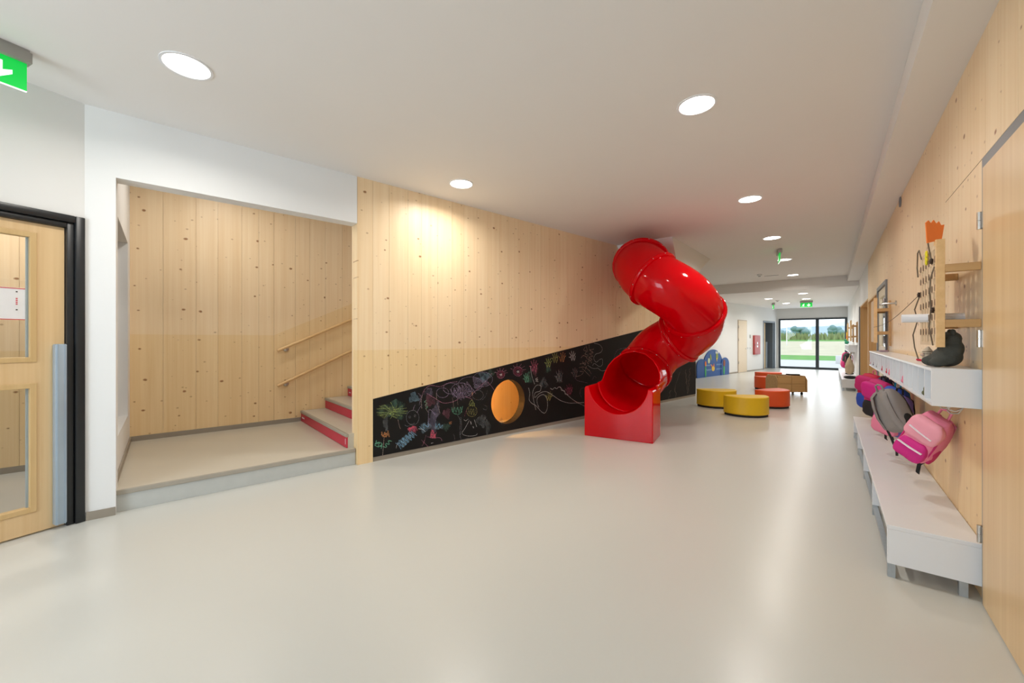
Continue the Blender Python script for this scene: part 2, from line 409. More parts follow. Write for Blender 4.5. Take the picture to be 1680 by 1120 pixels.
# handrails
for zz, lab in ((1.15, 'upper round wooden handrail on the niche wall'), (.68, 'lower round wooden handrail on the niche wall for children')):
    h = thing('handrail', lab, 'handrail', W(BT+.06, -.37, zz), -TH)
    L_ = 2.6
    ob('rail', tube(nb(), [(0, 0, 0), (0, L_, L_*.465)], .019, 14), M_DOWEL, h, 40)
    for q in (.11, 1.2, 2.3):
        b = nb(); ell(b, (-.045, q, q*.465-.03), (.022, .036, .036), 18, 12); tube(b, [(-.05, q, q*.465-.03), (-.01, q, q*.465-.035), (0, q, q*.465-.015)], .008, 8)
        ob('bracket', b, M_STEEL, h, 40)

# ------------------------------------------------------------------ chalkboard with round hole
cb = thing('chalkboard', 'long black chalkboard covered with children\'s chalk drawings', 'chalkboard', W0, -TH)
def cw(u, v):
    """where a mark measured in the photograph lies on the board plane: (along, up)"""
    p0 = W(.003, 0); c_, s_ = cos(YAW), sin(YAW)
    X0 = p0.x*c_ + p0.y*s_; Z0 = -p0.x*s_ + p0.y*c_
    dX = sin(TH)*c_ + cos(TH)*s_; dZ = -sin(TH)*s_ + cos(TH)*c_
    r = (u-CX)/F_PX; q = (r*Z0-X0)/(dX-r*dZ)
    return q, EYE + (CY-v)/F_PX*(Z0+q*dZ)
HS_, HZ_, HR_ = 2.06, .448, .302
def holed_panel(bm, s0, s1, zb, t0, t1, hs, hz, hr, n=48):
    circ = [(hs+hr*cos(2*pi*k/n), hz+hr*sin(2*pi*k/n)) for k in range(n)]
    a, b = hs-hr-.1, hs+hr+.1
    # outline points matched to the circle angles
    def edge(ang):
        dx, dz = cos(ang), sin(ang); best = 1e9
        for lim, num in ((b-hs, dx), (a-hs, dx)):
            if abs(num) > 1e-9 and lim/num > 0: best = min(best, lim/num)
        if dz < 0: best = min(best, (zb-hz)/dz)
        den = dz - CBSL*dx
        if den > 1e-9: best = min(best, (cbtop(hs)-hz)/den)
        return (hs+dx*best, hz+dz*best)
    corners = [(b, cbtop(b)), (a, cbtop(a)), (a, zb), (b, zb)]
    angs = sorted(set([2*pi*k/n for k in range(n)] + [math.atan2(z-hz, s-hs) % (2*pi) for s, z in corners]))
    inn = [(hs+hr*cos(g), hz+hr*sin(g)) for g in angs]; out = [edge(g) for g in angs]; m_ = len(angs)
    V = {}
    for key, pts in (('i', inn), ('o', out)):
        for t in (t0, t1): V[key, t] = [bm.verts.new((t, p[0], p[1])) for p in pts]
    for k in range(m_):
        j = (k+1) % m_
        for t in (t0, t1): bm.faces.new((V['i', t][k], V['o', t][k], V['o', t][j], V['i', t][j]))
        bm.faces.new((V['i', t0][k], V['i', t0][j], V['i', t1][j], V['i', t1][k]))
    return a, b
bm = nb(); a_, b_ = holed_panel(bm, CBS, W_END, .05, -.12, .002, HS_, HZ_, HR_)
prism(bm, [(CBS+.002, .05), (a_, .05), (a_, cbtop(a_)), (CBS+.002, cbtop(CBS)-.003)], 'x', -.12, .002)
prism(bm, [(b_, .05), (W_END, .05), (W_END, cbtop(W_END)-.003), (b_, cbtop(b_))], 'x', -.12, .002)
ob('panel', bm, M_BOARD, cb)
b2 = bxo('baseboard_chalk', (-.12, -.004, CBS+.002, W_END, 0, .05), M_BASE); b2.matrix_world = LWM
tag(b2, 'taupe skirting running under the chalkboard', 'skirting', kind='structure')

CH = dict(white=chalk_mat('chalk_white', (.62, .60, .58), .8), pink=chalk_mat('chalk_pink', (.55, .12, .2), .75), rose=chalk_mat('chalk_rose', (.5, .2, .3), .7),
          lilac=chalk_mat('chalk_lilac', (.40, .30, .45), .6), blue=chalk_mat('chalk_blue', (.25, .45, .62), .75), green=chalk_mat('chalk_green', (.18, .5, .32), .7),
          lime=chalk_mat('chalk_lime', (.42, .48, .14), .7), olive=chalk_mat('chalk_olive', (.42, .38, .12), .7), orange=chalk_mat('chalk_orange', (.62, .27, .1), .75),
          beige=chalk_mat('chalk_beige', (.45, .34, .28), .7), grey=chalk_mat('chalk_grey', (.24, .25, .27), .6), wine=chalk_mat('chalk_wine', (.33, .04, .1), .7))
SM = dict(grey=chalk_mat('smudge_grey', (.22, .24, .25), .36, True), lime=chalk_mat('smudge_lime', (.3, .34, .1), .28, True), blue=chalk_mat('smudge_blue', (.2, .33, .42), .5, True),
          lilac=chalk_mat('smudge_lilac', (.26, .22, .32), .5, True), rose=chalk_mat('smudge_rose', (.3, .1, .14), .4, True), green=chalk_mat('smudge_green', (.1, .22, .16), .35, True), pink=chalk_mat('smudge_pink', (.6, .1, .15), .85, True))
_lay = [0]
def chalk(strokes, col, w=1.3):
    """one drawing: list of photo-measured polylines, drawn as chalk ribbons"""
    b = nb(); _lay[0] += 1; t = .0030 + .00003*_lay[0]
    for st_ in strokes:
        p = [cw(*q) for q in st_]
        # smooth by Catmull-Rom
        o = []
        for i in range(len(p)-1):
            p0, p1, p2, p3 = p[max(i-1, 0)], p[i], p[i+1], p[min(i+2, len(p)-1)]
            for k in range(5):
                f = k/5
                o.append(tuple(.5*((2*p1[d]) + (-p0[d]+p2[d])*f + (2*p0[d]-5*p1[d]+4*p2[d]-p3[d])*f*f + (-p0[d]+3*p1[d]-3*p2[d]+p3[d])*f**3) for d in (0, 1)))
        o.append(p[-1])
        strip(b, [(t, s, z) for s, z in o], w*.006, (1, 0, 0))
    o = ob('chalk_drawing', b, CH[col], cb); o['kind'] = 'stuff'
    return o
def smudge(u, v, ru, rv, col, rot=0):
    b = nb(); _lay[0] += 1; t = .0026 + .00003*_lay[0]
    pts = []
    for k in range(22):
        a = 2*pi*k/22; q = 1 + .25*sin(3*a+u) + .15*sin(7*a+v)
        x, y = ru*q*cos(a), rv*q*sin(a)
        pts.append(cw(u + x*cos(rot)-y*sin(rot), v + x*sin(rot)+y*cos(rot)))
    b.faces.new([b.verts.new((t, s, z)) for s, z in pts])
    return ob('chalk_smudge', b, SM[col], cb)
def circ(u, v, ru, rv, n=12, a0=0, turns=1.0): return [(u+ru*cos(a0+2*pi*turns*k/n), v+rv*sin(a0+2*pi*turns*k/n)) for k in range(n+1)]
def zigzag(u0, v0, u1, v1, w, n):
    n = max(4, int(n*.62)); dx, dy = u1-u0, v1-v0; L_ = math.hypot(dx, dy); nx, ny = -dy/L_*w, dx/L_*w
    return [(u0+dx*k/n+nx*(1 if k % 2 else -1), v0+dy*k/n+ny*(1 if k % 2 else -1)) for k in range(n+1)]
def hand(u, v, r, col, tilt=0.0):
    st_ = [zigzag(u-r*.5, v+r*.2, u+r*.5, v+r*.2, r*.5, 8)]
    for k, (a, l) in enumerate(((-75, .9), (-30, 1.2), (-5, 1.35), (18, 1.25), (42, 1.0))):
        a = R(a)+tilt; st_.append([(u+sin(a)*r*.45, v-cos(a)*r*.3), (u+sin(a)*r*l, v-cos(a)*r*l*1.1)])
    return chalk(st_, col, 1.9)
rnd = random.Random(3)
# flower
chalk([[(627.5, 748), (629, 732), (630, 718)]], 'beige', 1.1); chalk([zigzag(626, 712, 639, 713, 4, 9), zigzag(627, 715, 638, 709, 3.5, 8)], 'orange', 1.6)
chalk([zigzag(616, 724, 627, 734, 2.6, 9), circ(621, 729, 6, 3.5), zigzag(630, 734, 641, 722, 2.6, 9)], 'green', 1.5)
# shrub cloud
smudge(636, 674, 18, 9, 'lime', -.1); smudge(650, 676, 14, 8, 'lime', .2); smudge(633, 694, 4, 12, 'grey'); smudge(646, 672, 22, 14, 'green')
chalk([[(643+rnd.uniform(-8, 8), 674+rnd.uniform(-5, 5)), (643+26*cos(a), 674+14*sin(a)*rnd.uniform(.7, 1.1))] for a in [k*.42 for k in range(15)]], 'lime', .7)
chalk([[(653, 688), (655, 698), (657, 703)]], 'beige', .8)
# girl with blue skirt
chalk([circ(677, 685, 10.5, 12, 14), [(664, 697), (668, 699), (673, 698)], [(669, 693), (674, 696), (680, 694)], circ(672, 684, 1.5, 1.5, 6), circ(681, 682, 1.5, 1.5, 6)], 'grey', 1.0)
chalk([[(678, 673), (679, 668), (681, 664)], [(684, 677), (689, 668), (693, 664)], [(688, 664), (690, 650), (686, 645)]], 'lilac', .9)
smudge(677, 704, 7, 5, 'pink'); chalk([zigzag(670, 706, 684, 702, 4, 9)], 'pink', 1.4)
chalk([zigzag(680, 710, 654, 732, 6, 20), zigzag(676, 710, 652, 730, 4.5, 16)], 'blue', 1.1); smudge(667, 721, 16, 6, 'blue', -.7)
chalk([[(650, 735), (651, 730), (653, 727)]], 'white', .8)
# winged figure
smudge(709, 693, 7, 16, 'lilac'); smudge(698, 701, 9, 7, 'blue', -.5); smudge(719, 698, 8, 6, 'blue', .6); smudge(710, 713, 4.5, 7, 'pink'); smudge(716, 672, 6, 12, 'lilac', .2)
chalk([[(703, 700), (703, 680), (704, 672), (710, 675), (715, 683), (714, 692)]], 'lilac', 1.0)
chalk([zigzag(690, 703, 704, 695, 4, 8), zigzag(714, 697, 726, 699, 3, 7)], 'blue', 1.0)
chalk([zigzag(706, 712, 715, 714, 5, 8)], 'pink', 1.4)
chalk([[(699, 713), (696, 724), (692, 732)], [(691, 721), (697, 727), (703, 733)], [(701, 716), (710, 718), (722, 718), (725, 723)]], 'rose', .9)
chalk([[(686, 703), (693, 704), (698, 708)], [(707, 727), (711, 726)]], 'white', .9)
# loops and scribbles
chalk([circ(726, 644, 10, 8, 14, 0, 1.2), circ(740, 637, 13, 9, 14, 1, 1.3), circ(757, 640, 17, 12, 16, 2, 1.5), circ(772, 630, 20, 12, 16, .5, 1.4), circ(792, 622, 16, 12, 16, 1.5, 1.3)], 'lilac', .9)
chalk([zigzag(745, 648, 772, 632, 9, 22), zigzag(752, 652, 778, 640, 6, 18), zigzag(740, 645, 760, 640, 8, 10)], 'lilac', .9)
chalk([[(700, 645), (715, 654), (728, 661), (745, 658), (760, 650), (775, 655)], [(690, 655), (696, 640), (706, 632), (722, 634), (735, 628), (750, 626)], [(770, 652), (785, 636), (800, 622), (807, 612)], [(800, 626), (806, 633), (811, 640)]], 'rose', .9)
chalk([[(693, 647), (691, 658), (692, 670)], [(716, 645), (717, 660), (722, 678)], [(742, 652), (744, 664), (743, 672)], [(750, 655), (751, 664)], [(700, 660), (698, 668), (703, 677)]], 'beige', .8)
smudge(795, 618, 9, 8, 'blue', .2); smudge(703, 643, 8, 6, 'lilac'); smudge(679, 652, 8, 8, 'blue'); smudge(806, 612, 5, 6, 'green'); smudge(787, 628, 12, 8, 'lilac'); smudge(733, 678, 6, 8, 'rose'); smudge(705, 658, 8, 9, 'rose')
chalk([zigzag(698, 656, 700, 670, 2, 9)], 'green', 1.0)
chalk([circ(784, 648, 9, 8, 10, 0, 1.2), [(800, 640), (796, 650), (790, 657)], [(793, 664), (799, 667), (797, 672), (792, 670)]], 'grey', .8)
# green skirt figure
chalk([zigzag(741, 672, 758, 672, 4.5, 12), [(741, 671), (745, 678), (755, 678), (759, 666)]], 'green', 1.1)
chalk([[(750, 680), (755, 690), (754, 710), (757, 722)], [(756, 684), (757, 700), (754, 718)], [(744, 712), (746, 722), (740, 725)], [(757, 721), (765, 719), (770, 718)]], 'grey', .9)
chalk([zigzag(737, 694, 741, 693, 2, 5)], 'orange', 1.0); smudge(732, 700, 6, 6, 'green')
# pointed hat girl
chalk([[(769, 664), (774, 656), (779, 666)], zigzag(770, 662, 778, 664, 3, 7)], 'lime', 1.0); chalk([circ(774, 674, 8.5, 9, 12), zigzag(768, 674, 780, 676, 5, 10)], 'olive', .8)
chalk([[(770, 689), (763, 702), (758, 711), (768, 715), (780, 714), (783, 711)], [(778, 688), (782, 700)], [(768, 687), (764, 690), (761, 688)]], 'white', .8)
chalk([[(772, 691), (773, 696)], [(776, 699), (777, 702)]], 'white', 1.6); chalk([[(762, 683), (764, 676), (766, 672)]], 'wine', 1.2); chalk([[(774.5, 648), (775, 643)]], 'orange', 1.6)
smudge(800, 700, 4, 12, 'grey'); smudge(790, 690, 8, 10, 'grey'); smudge(822, 690, 3, 5, 'grey')
# eyes with lashes
for (u, v, r) in ((821.5, 614, 6.3), (849.5, 609, 7.6)):
    chalk([circ(u, v, r, r, 14)] + [[(u+r*1.1*sin(a), v-r*1.1*cos(a)), (u+r*1.8*sin(a+.1), v-r*1.7*cos(a))] for a in (-1.2, -.7, -.2, .35, .85, 1.3)], 'rose', 1.0)
    chalk([circ(u, v, r*.75, r*.75, 12), circ(u, v, r*.55, r*.55, 12)], 'wine', 1.5); chalk([zigzag(u-1.5, v+1, u+2, v, 1.6, 5)], 'white', 1.3)
# hand prints
for a in ((876, 603, 9, 'pink', .05), (899.5, 597, 7.5, 'lime', .1), (911, 589, 8, 'olive', -.05), (922, 588, 7.5, 'orange', .25), (940, 586, 7.5, 'white', -.2), (917.5, 619, 9, 'grey', 0), (943, 613, 7, 'grey', .1), (933.5, 641, 8, 'wine', .1), (900, 652, 7, 'olive', .4), (864, 622, 7, 'green', -.1)): hand(*a)
smudge(877, 608, 5, 7, 'rose'); smudge(917, 620, 5, 9, 'grey'); smudge(892, 628, 6, 8, 'grey'); smudge(867, 620, 5, 9, 'green'); smudge(933, 641, 6, 7, 'rose'); smudge(899, 605, 4, 7, 'green')
chalk([zigzag(880, 620, 881, 626, 2, 5)], 'white', 1.2)
# long white lines and loops
chalk([[(867, 636), (869, 645), (868, 655), (872, 661), (880, 666), (888, 675), (894, 677), (898, 668), (897, 654), (891, 647), (882, 652), (881, 660), (884, 668)],
       [(879, 672), (875, 655), (874, 642), (880, 632), (887, 633), (886, 641), (878, 644), (877, 652), (885, 645), (895, 642), (905, 647), (920, 657), (935, 661), (948, 661), (959, 666)],
       [(870, 600), (872, 615), (877, 630)]], 'white', 1.0)
chalk([zigzag(903, 638, 920, 635, 1.2, 9), [(918, 634), (928, 645), (938, 654), (948, 660), (958, 660)], zigzag(919, 636, 931, 648, 1.5, 7)], 'white', 1.3)
# beige creature
chalk([zigzag(958, 570, 965, 590, 2, 10), zigzag(971, 572, 968, 592, 3, 12), zigzag(956, 596, 970, 592, 3.5, 9), [(953, 587), (957, 583), (963, 586)], [(951, 597), (960, 595)], [(961, 566), (964, 577)], [(966, 565), (967, 575)], [(962, 600), (960, 606)]], 'beige', 1.5)
chalk([[(950, 603), (958, 602), (966, 607), (970, 613)], [(955, 604), (963, 612), (968, 617)], [(951, 609), (957, 610), (953, 615), (944, 618)]], 'beige', 1.2)
chalk([[(974, 563), (983, 565), (988, 572), (985, 578), (977, 581), (974, 588), (978, 594), (983, 590), (988, 589), (988, 598), (983, 601), (975, 596), (972, 600)], [(964, 599), (972, 604), (980, 604)], [(980, 603), (987, 608), (995, 606), (1000, 600)]], 'white', .8)
chalk([[(943, 619), (947, 624), (955, 626), (964, 628)], [(953, 640), (951, 646), (954, 651)], [(971, 624), (975, 617), (978, 620)], circ(957, 643, 6, 7, 10, 3, .6)], 'lilac', .8)
chalk([[(1006, 595), (1010, 578), (1018, 572), (1030, 570), (1042, 563), (1048, 558)], [(1013, 590), (1018, 585)]], 'lilac', 1.0)
smudge(1013, 588, 3, 4, 'rose')
# right end strokes
chalk([zigzag(1124.5, 606, 1127.5, 645, .9, 16), zigzag(1132, 603, 1128.5, 645, 1.1, 16)], 'beige', 1.3); chalk([zigzag(1107, 636, 1110, 655, 1, 8), zigzag(1100, 640, 1097, 656, 1, 8)], 'beige', 1.1)
chalk([[(1118, 604), (1112, 620), (1106, 640)]], 'grey', 1.2)

# play cubby behind the round hole, lit by a warm bulb added out of view
cu = thing('wall_cubby', 'warm lit wooden play cubby seen through the round hole', 'cubby', W0, -TH, kind='structure')
bxo('back_panel', (-.80, -.78, 1.55, 3.5, .0, .9), M_WOODPLAIN, cu); bxo('side_panel', (-.78, -.12, 1.55, 1.57, .0, .9), M_WOODPLAIN, cu); bxo('side_panel', (-.78, -.12, 3.48, 3.5, .0, .9), M_WOODPLAIN, cu)
bxo('lid', (-.80, -.12, 1.55, 3.5, .9, .92), M_WOODPLAIN, cu)
lp = thing('added_cubby_lamp', 'small warm bulb added out of view inside the wooden cubby', 'lamp', W(-.3, 1.64, .88), -TH)
ob('socket', cyl(nb(), (0, 0, -.03), (0, 0, .018), .025, 14), M_BLACKMETAL, lp, 40)
ob('bulb', ell(nb(), (0, 0, -.06), (.035, .035, .04)), mat('warm_bulb', (1, .6, .2), .4, emit=(1, .50, .12), estr=800), lp, 60)

# ------------------------------------------------------------------ left wall with glazed timber door
DM = Matrix.Translation(D0) @ Matrix.Rotation(DA, 4, 'Z')
dw = thing('wall_entrance', 'white plastered wall around the black framed wooden door', 'wall', D0, DA, kind='structure')
DW, DT = 1.06, 2.17
bxo('wall_upper', (-.2, 0, -DW-.06, 0, DT, HC), M_WHITE, dw)
bxo('wall_beyond', (-.2, 0, -4.4, -DW-.06, 0, HC), M_WHITE, dw)
d1 = thing('door_1', 'wooden door with two glass panes in a black metal frame', 'door', D0, DA, kind='structure')
bm = nb(); box(bm, -.06, .016, -.05, 0, 0, DT, bev=.006); box(bm, -.06, .016, -DW-.06, -.05, DT-.05, DT, bev=.006); box(bm, -.06, .016, -DW-.06, -DW-.01, 0, DT-.05)
ob('frame', bm, M_BLACKMETAL, d1, 30)
bm = nb(); box(bm, -.08, -.002, -.088, -.052, 0, DT-.052, bev=.004); box(bm, -.08, -.002, -DW-.01, -.088, DT-.088, DT-.052, bev=.004)
ob('frame_rebate', bm, M_BLACKMETAL, d1, 30)
PR, PL = -.25, -.86
bm = nb()
for dims in ((-.075, -.03, -.25, -.092, .012, 2.08), (-.075, -.03, -1.01, PL, .012, 2.08), (-.075, -.03, PL, PR, .012, .18), (-.075, -.03, PL, PR, .98, 1.18), (-.075, -.03, PL, PR, 1.985, 2.08)): box(bm, *dims)
lf = ob('leaf', bm, M_DOOR, d1)
for z0, z1 in ((.18, .98), (1.18, 1.985)):
    bm = nb(); w_ = .03
    for dims in ((-.078, -.024, PR-.002, PR+w_, z0-w_, z1+w_), (-.078, -.024, PL-w_, PL+.002, z0-w_, z1+w_), (-.078, -.024, PL, PR, z0-w_, z0+.004), (-.078, -.024, PL, PR, z1-.004, z1+w_)): box(bm, *dims, bev=.003)
    ob('glazing_bead', bm, wood('bead_wood', srgb(214, 182, 130), srgb(200, 166, 112), knots=0), lf)
    bxo('gasket', (-.056, -.05, PR-.014, PR-.002, z0, z1), mat('grey_gasket', (.35, .42, .45), .4), lf)
    bxo('glass_pane', (-.054, -.048, PL, PR, z0, z1), M_GLASS, lf)
bm = nb(); box(bm, -.03, .022, -.150, -.092, .03, 1.27, bev=.008); box(bm, .020, .025, -.14, -.136, .03, 1.27); box(bm, .020, .025, -.104, -.100, .03, 1.27)
g = ob('finger_guard', bm, M_ALU, d1, 30); g['label'] = 'pale blue-grey aluminium finger guard on the hinge side'
nt_ = thing('door_notice', 'white printed notice with red border stuck inside the upper door pane', 'notice', DM @ Vector((-.0555, -.265, 1.43)), DA)
bxo('sheet', (-.002, 0, -.30, 0, 0, .21), mat('paper_white', (.85, .84, .84), .7), nt_)
for z in (0, .203): bxo('red_rule', (.0002, .0012, -.30, 0, z, z+.005), mat('print_red', (.65, .03, .06), .6), nt_)
for k in range(11): bxo('text_line', (.0002, .001, -.25+.008*(k % 3), -.105-.012*((k*7) % 3), .045+k*.0125, .0485+k*.0125), mat('print_grey', (.55, .56, .58), .7), nt_)
for k in range(4): bxo('pictogram', (.0002, .001, -.040, -.032, .10+k*.012, .107+k*.012), mat('print_red', (.65, .03, .06), .6), nt_)
for z in (.062, .18): bxo('pictogram', (.0002, .001, -.04, -.032, z, z+.008), mat('print_dark', (.05, .05, .05), .7), nt_)
for a, b in ((-.27, -.25), (-.245, -.19)): bxo('logo', (.0002, .001, a, b, .018, .028), mat('print_teal', (.05, .22, .2), .6), nt_)
bxo('green_mark', (.0002, .001, -.30, -.266, .06, .068), mat('print_green', (.25, .5, .03), .6), nt_)
# lobby behind the door
lb = thing('wall_lobby', 'spruce boards of the lobby seen through the glazed door', 'wall', W0, -TH, kind='structure')
boards(lb, spaced(-5.6, -1.82, .2, .26), lambda s: [(.06, HC)], BT-.1, BT, M_WOOD)
bxo('backing', (BT-.099, BT-.012, -5.59, -1.83, .0, HC), M_WOODPLAIN, lb)
bxo('skirting', (BT-.05, BT+.004, -5.6, -1.95, 0, .06), M_BASE, lb)
bxo('side_wall', (BT, .9, -5.75, -5.65, 0, HC), M_WHITE, lb)
bxo('lobby_ceiling', (BT-.1, -.1, -5.7, -1.945, HC, HC+.1), M_CEIL, lb)

# ------------------------------------------------------------------ wedge soffit over the slide
bm = nb()
A, B_, Ez, Ey = (-2.02, 6.75), (-1.96, 9.15), 2.165, 7.27
wA = W(.0, 4.62); wB = W(.0, 6.95); wE = W(.0, 5.13)
ve = [bm.verts.new(p) for p in ((A[0], A[1], HC), (-2.007, Ey, Ez), (B_[0], B_[1], HC), (wA.x, wA.y, HC), (wE.x, wE.y, Ez), (wB.x, wB.y, HC))]
for f in ((0, 1, 2), (3, 5, 4), (0, 3, 4, 1), (1, 4, 5, 2), (0, 2, 5, 3)): bm.faces.new([ve[i] for i in f])
tag(ob('trim_2', bm, M_CEIL), 'white wedge-shaped bulkhead under the ceiling where the slide comes out', 'bulkhead', kind='structure')

# ------------------------------------------------------------------ red tube slide
SL = thing('tube_slide', 'glossy red spiral tube slide dropping from the ceiling', 'slide', (-2.166, 4.925, 0))
def sl(p): return Vector(p) - Vector((-2.166, 4.925, 0))
SC_, SR, TR = Vector((-1.909, 6.152, 0)), .375, .39
ztab = [(188.4, .775), (170, .85), (150, .98), (128.5, 1.14), (83, 1.32), (38.5, 1.50), (-6, 1.71), (-51.5, 1.94), (-100, 2.15), (-141.5, 2.36), (-165, 2.46)]
def zof(a):
    for (a0, z0), (a1, z1) in zip(ztab, ztab[1:]):
        if a <= a0 and a >= a1: return z0+(z1-z0)*(a0-a)/(a0-a1)
    return ztab[-1][1]
def hpos(a): return Vector((SC_.x+SR*cos(R(a)), SC_.y+SR*sin(R(a)), zof(a)))
HEAD = Vector((-.146, .989, 0)); p_start = hpos(188.4)
path = []
for k in range(25):
    f = k/24; d = 1.19*(1-f); path.append(Vector((p_start.x, p_start.y, .715 + (.775-.715)*f**1.6)) - HEAD*d)
NE = len(path)
a = 188.4-4
while a >= -165: path.append(hpos(a)); a -= 4
e = path[-1]; hd = Vector((sin(R(-165)), -cos(R(-165)), 0))
for k in range(1, 9): path.append(e + hd*.11*k + Vector((0, 0, .012*k)))
# relax heights
for _ in range(6):
    zs = [p.z for p in path]
    for i in range(1, len(path)-1): path[i].z = (zs[i-1]+2*zs[i]+zs[i+1])/4
SFR = []
for i in range(len(path)):
    t = (path[min(i+1, len(path)-1)]-path[max(i-1, 0)]).normalized()
    side = t.cross(Vector((0, 0, 1))).normalized(); SFR.append((t, side, side.cross(t)))
def ringpt(i, ang, r):      # ang measured from straight down
    t, sd, up = SFR[i]; return sl(path[i] + (sd*sin(ang) - up*cos(ang))*r)
def cutang(i):
    d = (path[i]-path[0]).length
    if i >= NE: return pi
    if d < .42: return R(88)
    if d < .74: return R(88) + (pi-R(88))*((d-.42)/.32)**1.8
    return pi
def tubepart(i0, i1, name, r=TR):
    b = nb(); n = 48; prev = None
    for i in range(i0, i1+1):
        c = cutang(i); ring = [b.verts.new(ringpt(i, -c + 2*c*k/n, r)) for k in range(n+1)]
        if prev:
            for k in range(n): b.faces.new((prev[k], prev[k+1], ring[k+1], ring[k]))
        prev = ring
    bmesh.ops.remove_doubles(b, verts=b.verts[:], dist=.0004)
    o = ob(name, b, M_RED, SL, 60, solid=.012)
    o.modifiers['thickness'].offset = 0
    return o
def idx(al): return NE + round((188.4-4-al)/4)
J = [idx(172), idx(82), idx(2), idx(-104), idx(-160)]
names = ['exit_section', 'tube_section', 'tube_section', 'tube_section', 'tube_section', 'tube_section']
ends = [5] + J + [len(path)-1]
for k in range(len(ends)-1): tubepart(ends[k], ends[k+1], names[k])
M_BOLT = mat('bolt_steel', (.7, .62, .6), .25, metal=.8)
for j in J:
    fb = nb(); n = 48
    prof = [(-.036, TR), (-.034, TR+.026), (-.014, TR+.040), (-.003, TR+.040), (0, TR+.030), (.003, TR+.040), (.014, TR+.040), (.034, TR+.026), (.036, TR)]
    t, sd, up = SFR[j]; c0 = path[j]; rows = []
    for (dx, rr) in prof: rows.append([fb.verts.new(sl(c0 + t*dx + (sd*cos(2*pi*k/n)+up*sin(2*pi*k/n))*rr)) for k in range(n)])
    for ra, rb in zip(rows, rows[1:]):
        for k in range(n): fb.faces.new((ra[k], ra[(k+1) % n], rb[(k+1) % n], rb[k]))
    fo = ob('flange', fb, M_RED, SL, 50)
    for k in range(12):
        an = 2*pi*(k+.5)/12; dr = sd*cos(an)+up*sin(an)
        bb = nb(); ell(bb, sl(c0 - t*.018 + dr*(TR+.037)), (.007, .007, .007), 8, 5); ob('bolt', bb, M_BOLT, fo, 60)
# exit box: U-shaped block that carries the last piece
bm = nb(); hw, ht, zc = .447, .672, .715
prof = [(-hw, 0), (hw, 0), (hw, ht-.05)]
for k in range(1, 6): a = pi/2*k/6; prof.append((hw-.03+.03*cos(a), ht-.05+.05*sin(a)))
lim = math.asin((ht-zc)/(TR-.004))
prof.append(((TR-.004)*cos(lim)+.01, ht))
for k in range(29):
    a = lim - (pi+2*lim)*k/28; prof.append(((TR-.004)*cos(a), zc+(TR-.004)*sin(a)))
prof.append((-(TR-.004)*cos(lim)-.01, ht))
for k in range(5, 0, -1): a = pi/2*k/6; prof.append((-hw+.03-.03*cos(a), ht-.05+.05*sin(a)))
prof.append((-hw, ht-.05))
prism(bm, prof, 'y', 0, .52)
eb = ob('exit_box', bm, M_RED, SL, 35, bevel=.012); eb.rotation_euler = (0, 0, R(8.4)); eb['label'] = 'red landing box with round trough cut into it'

# ------------------------------------------------------------------ right wall
wr = thing('wall_right', 'pale spruce board wall above the white bench and cubby shelf', 'wall', (0, 0, 0), 0, kind='structure')
def zr(y):
    if 1.96 < y < 3.0: return [(2.21, HS)]
    if 7.23 < y < 8.5: return [(2.10, HS)]
    if 8.5 < y < 10.5: return [(2.06, HS)]
    return [(0.0, HS)]
ys = spaced(1.96, 10.66, .18, .26, fixed=(2.985, 7.23, 8.5, 10.5))
boards(wr, ys, zr, XR, XR+.12, M_WOOD)
for (a_y, b_y, z_lo) in ((2.0, 2.98, 2.22), (2.99, 7.22, 0), (7.24, 8.49, 2.11), (8.51, 10.49, 2.07), (10.51, 10.65, 0)): bxo('backing', (XR+.012, XR+.119, a_y, b_y, z_lo, HS), M_WOODPLAIN, wr)
bxo('wall_near', (XR, XR+.12, YB, 1.96, 0, HC), M_WHITE, wr)
bxo('wall_lintel', (XR, XR+.12, 10.66, 13.06, 2.12, HC), M_WHITE, wr)
bxo('wall_far', (XR, XR+.12, 13.06, YE, 0, HC), M_WHITE, wr)
bxo('panel_joint', (XR-.0006, XR+.001, 2.99, 3.85, 2.205, 2.2085), mat('joint_brown', (.22, .14, .07), .8), wr)  # thin dark brown strip marking the panel joint
# near door
d2 = thing('door_2', 'large plain maple door in a grey steel frame at the right edge', 'door', (XR, 2.975, 0), 0, kind='structure')
bm = nb(); box(bm, -.012, .06, -.018, 0.008, 0, 2.19); box(bm, -.012, .06, -1.03, -.018, 2.14, 2.19); box(bm, -.012, .06, -1.05, -1.03, 0, 2.19)
ob('frame', bm, M_GREYFRAME, d2)
lf2 = bxo('leaf', (-.016, .03, -1.028, -.022, .008, 2.138), M_DOOR, d2, bev=.002)
for z in (1.885, 1.305, .345):
    b = nb(); cyl(b, (-.023, -.004, z-.042), (-.023, -.004, z-.001), .009, 14); cyl(b, (-.023, -.004, z+.001), (-.023, -.004, z+.042), .009, 14); box(b, -.018, -.012, -.03, .012, z-.04, z+.04)
    ob('hinge', b, M_STEEL, d2, 40)
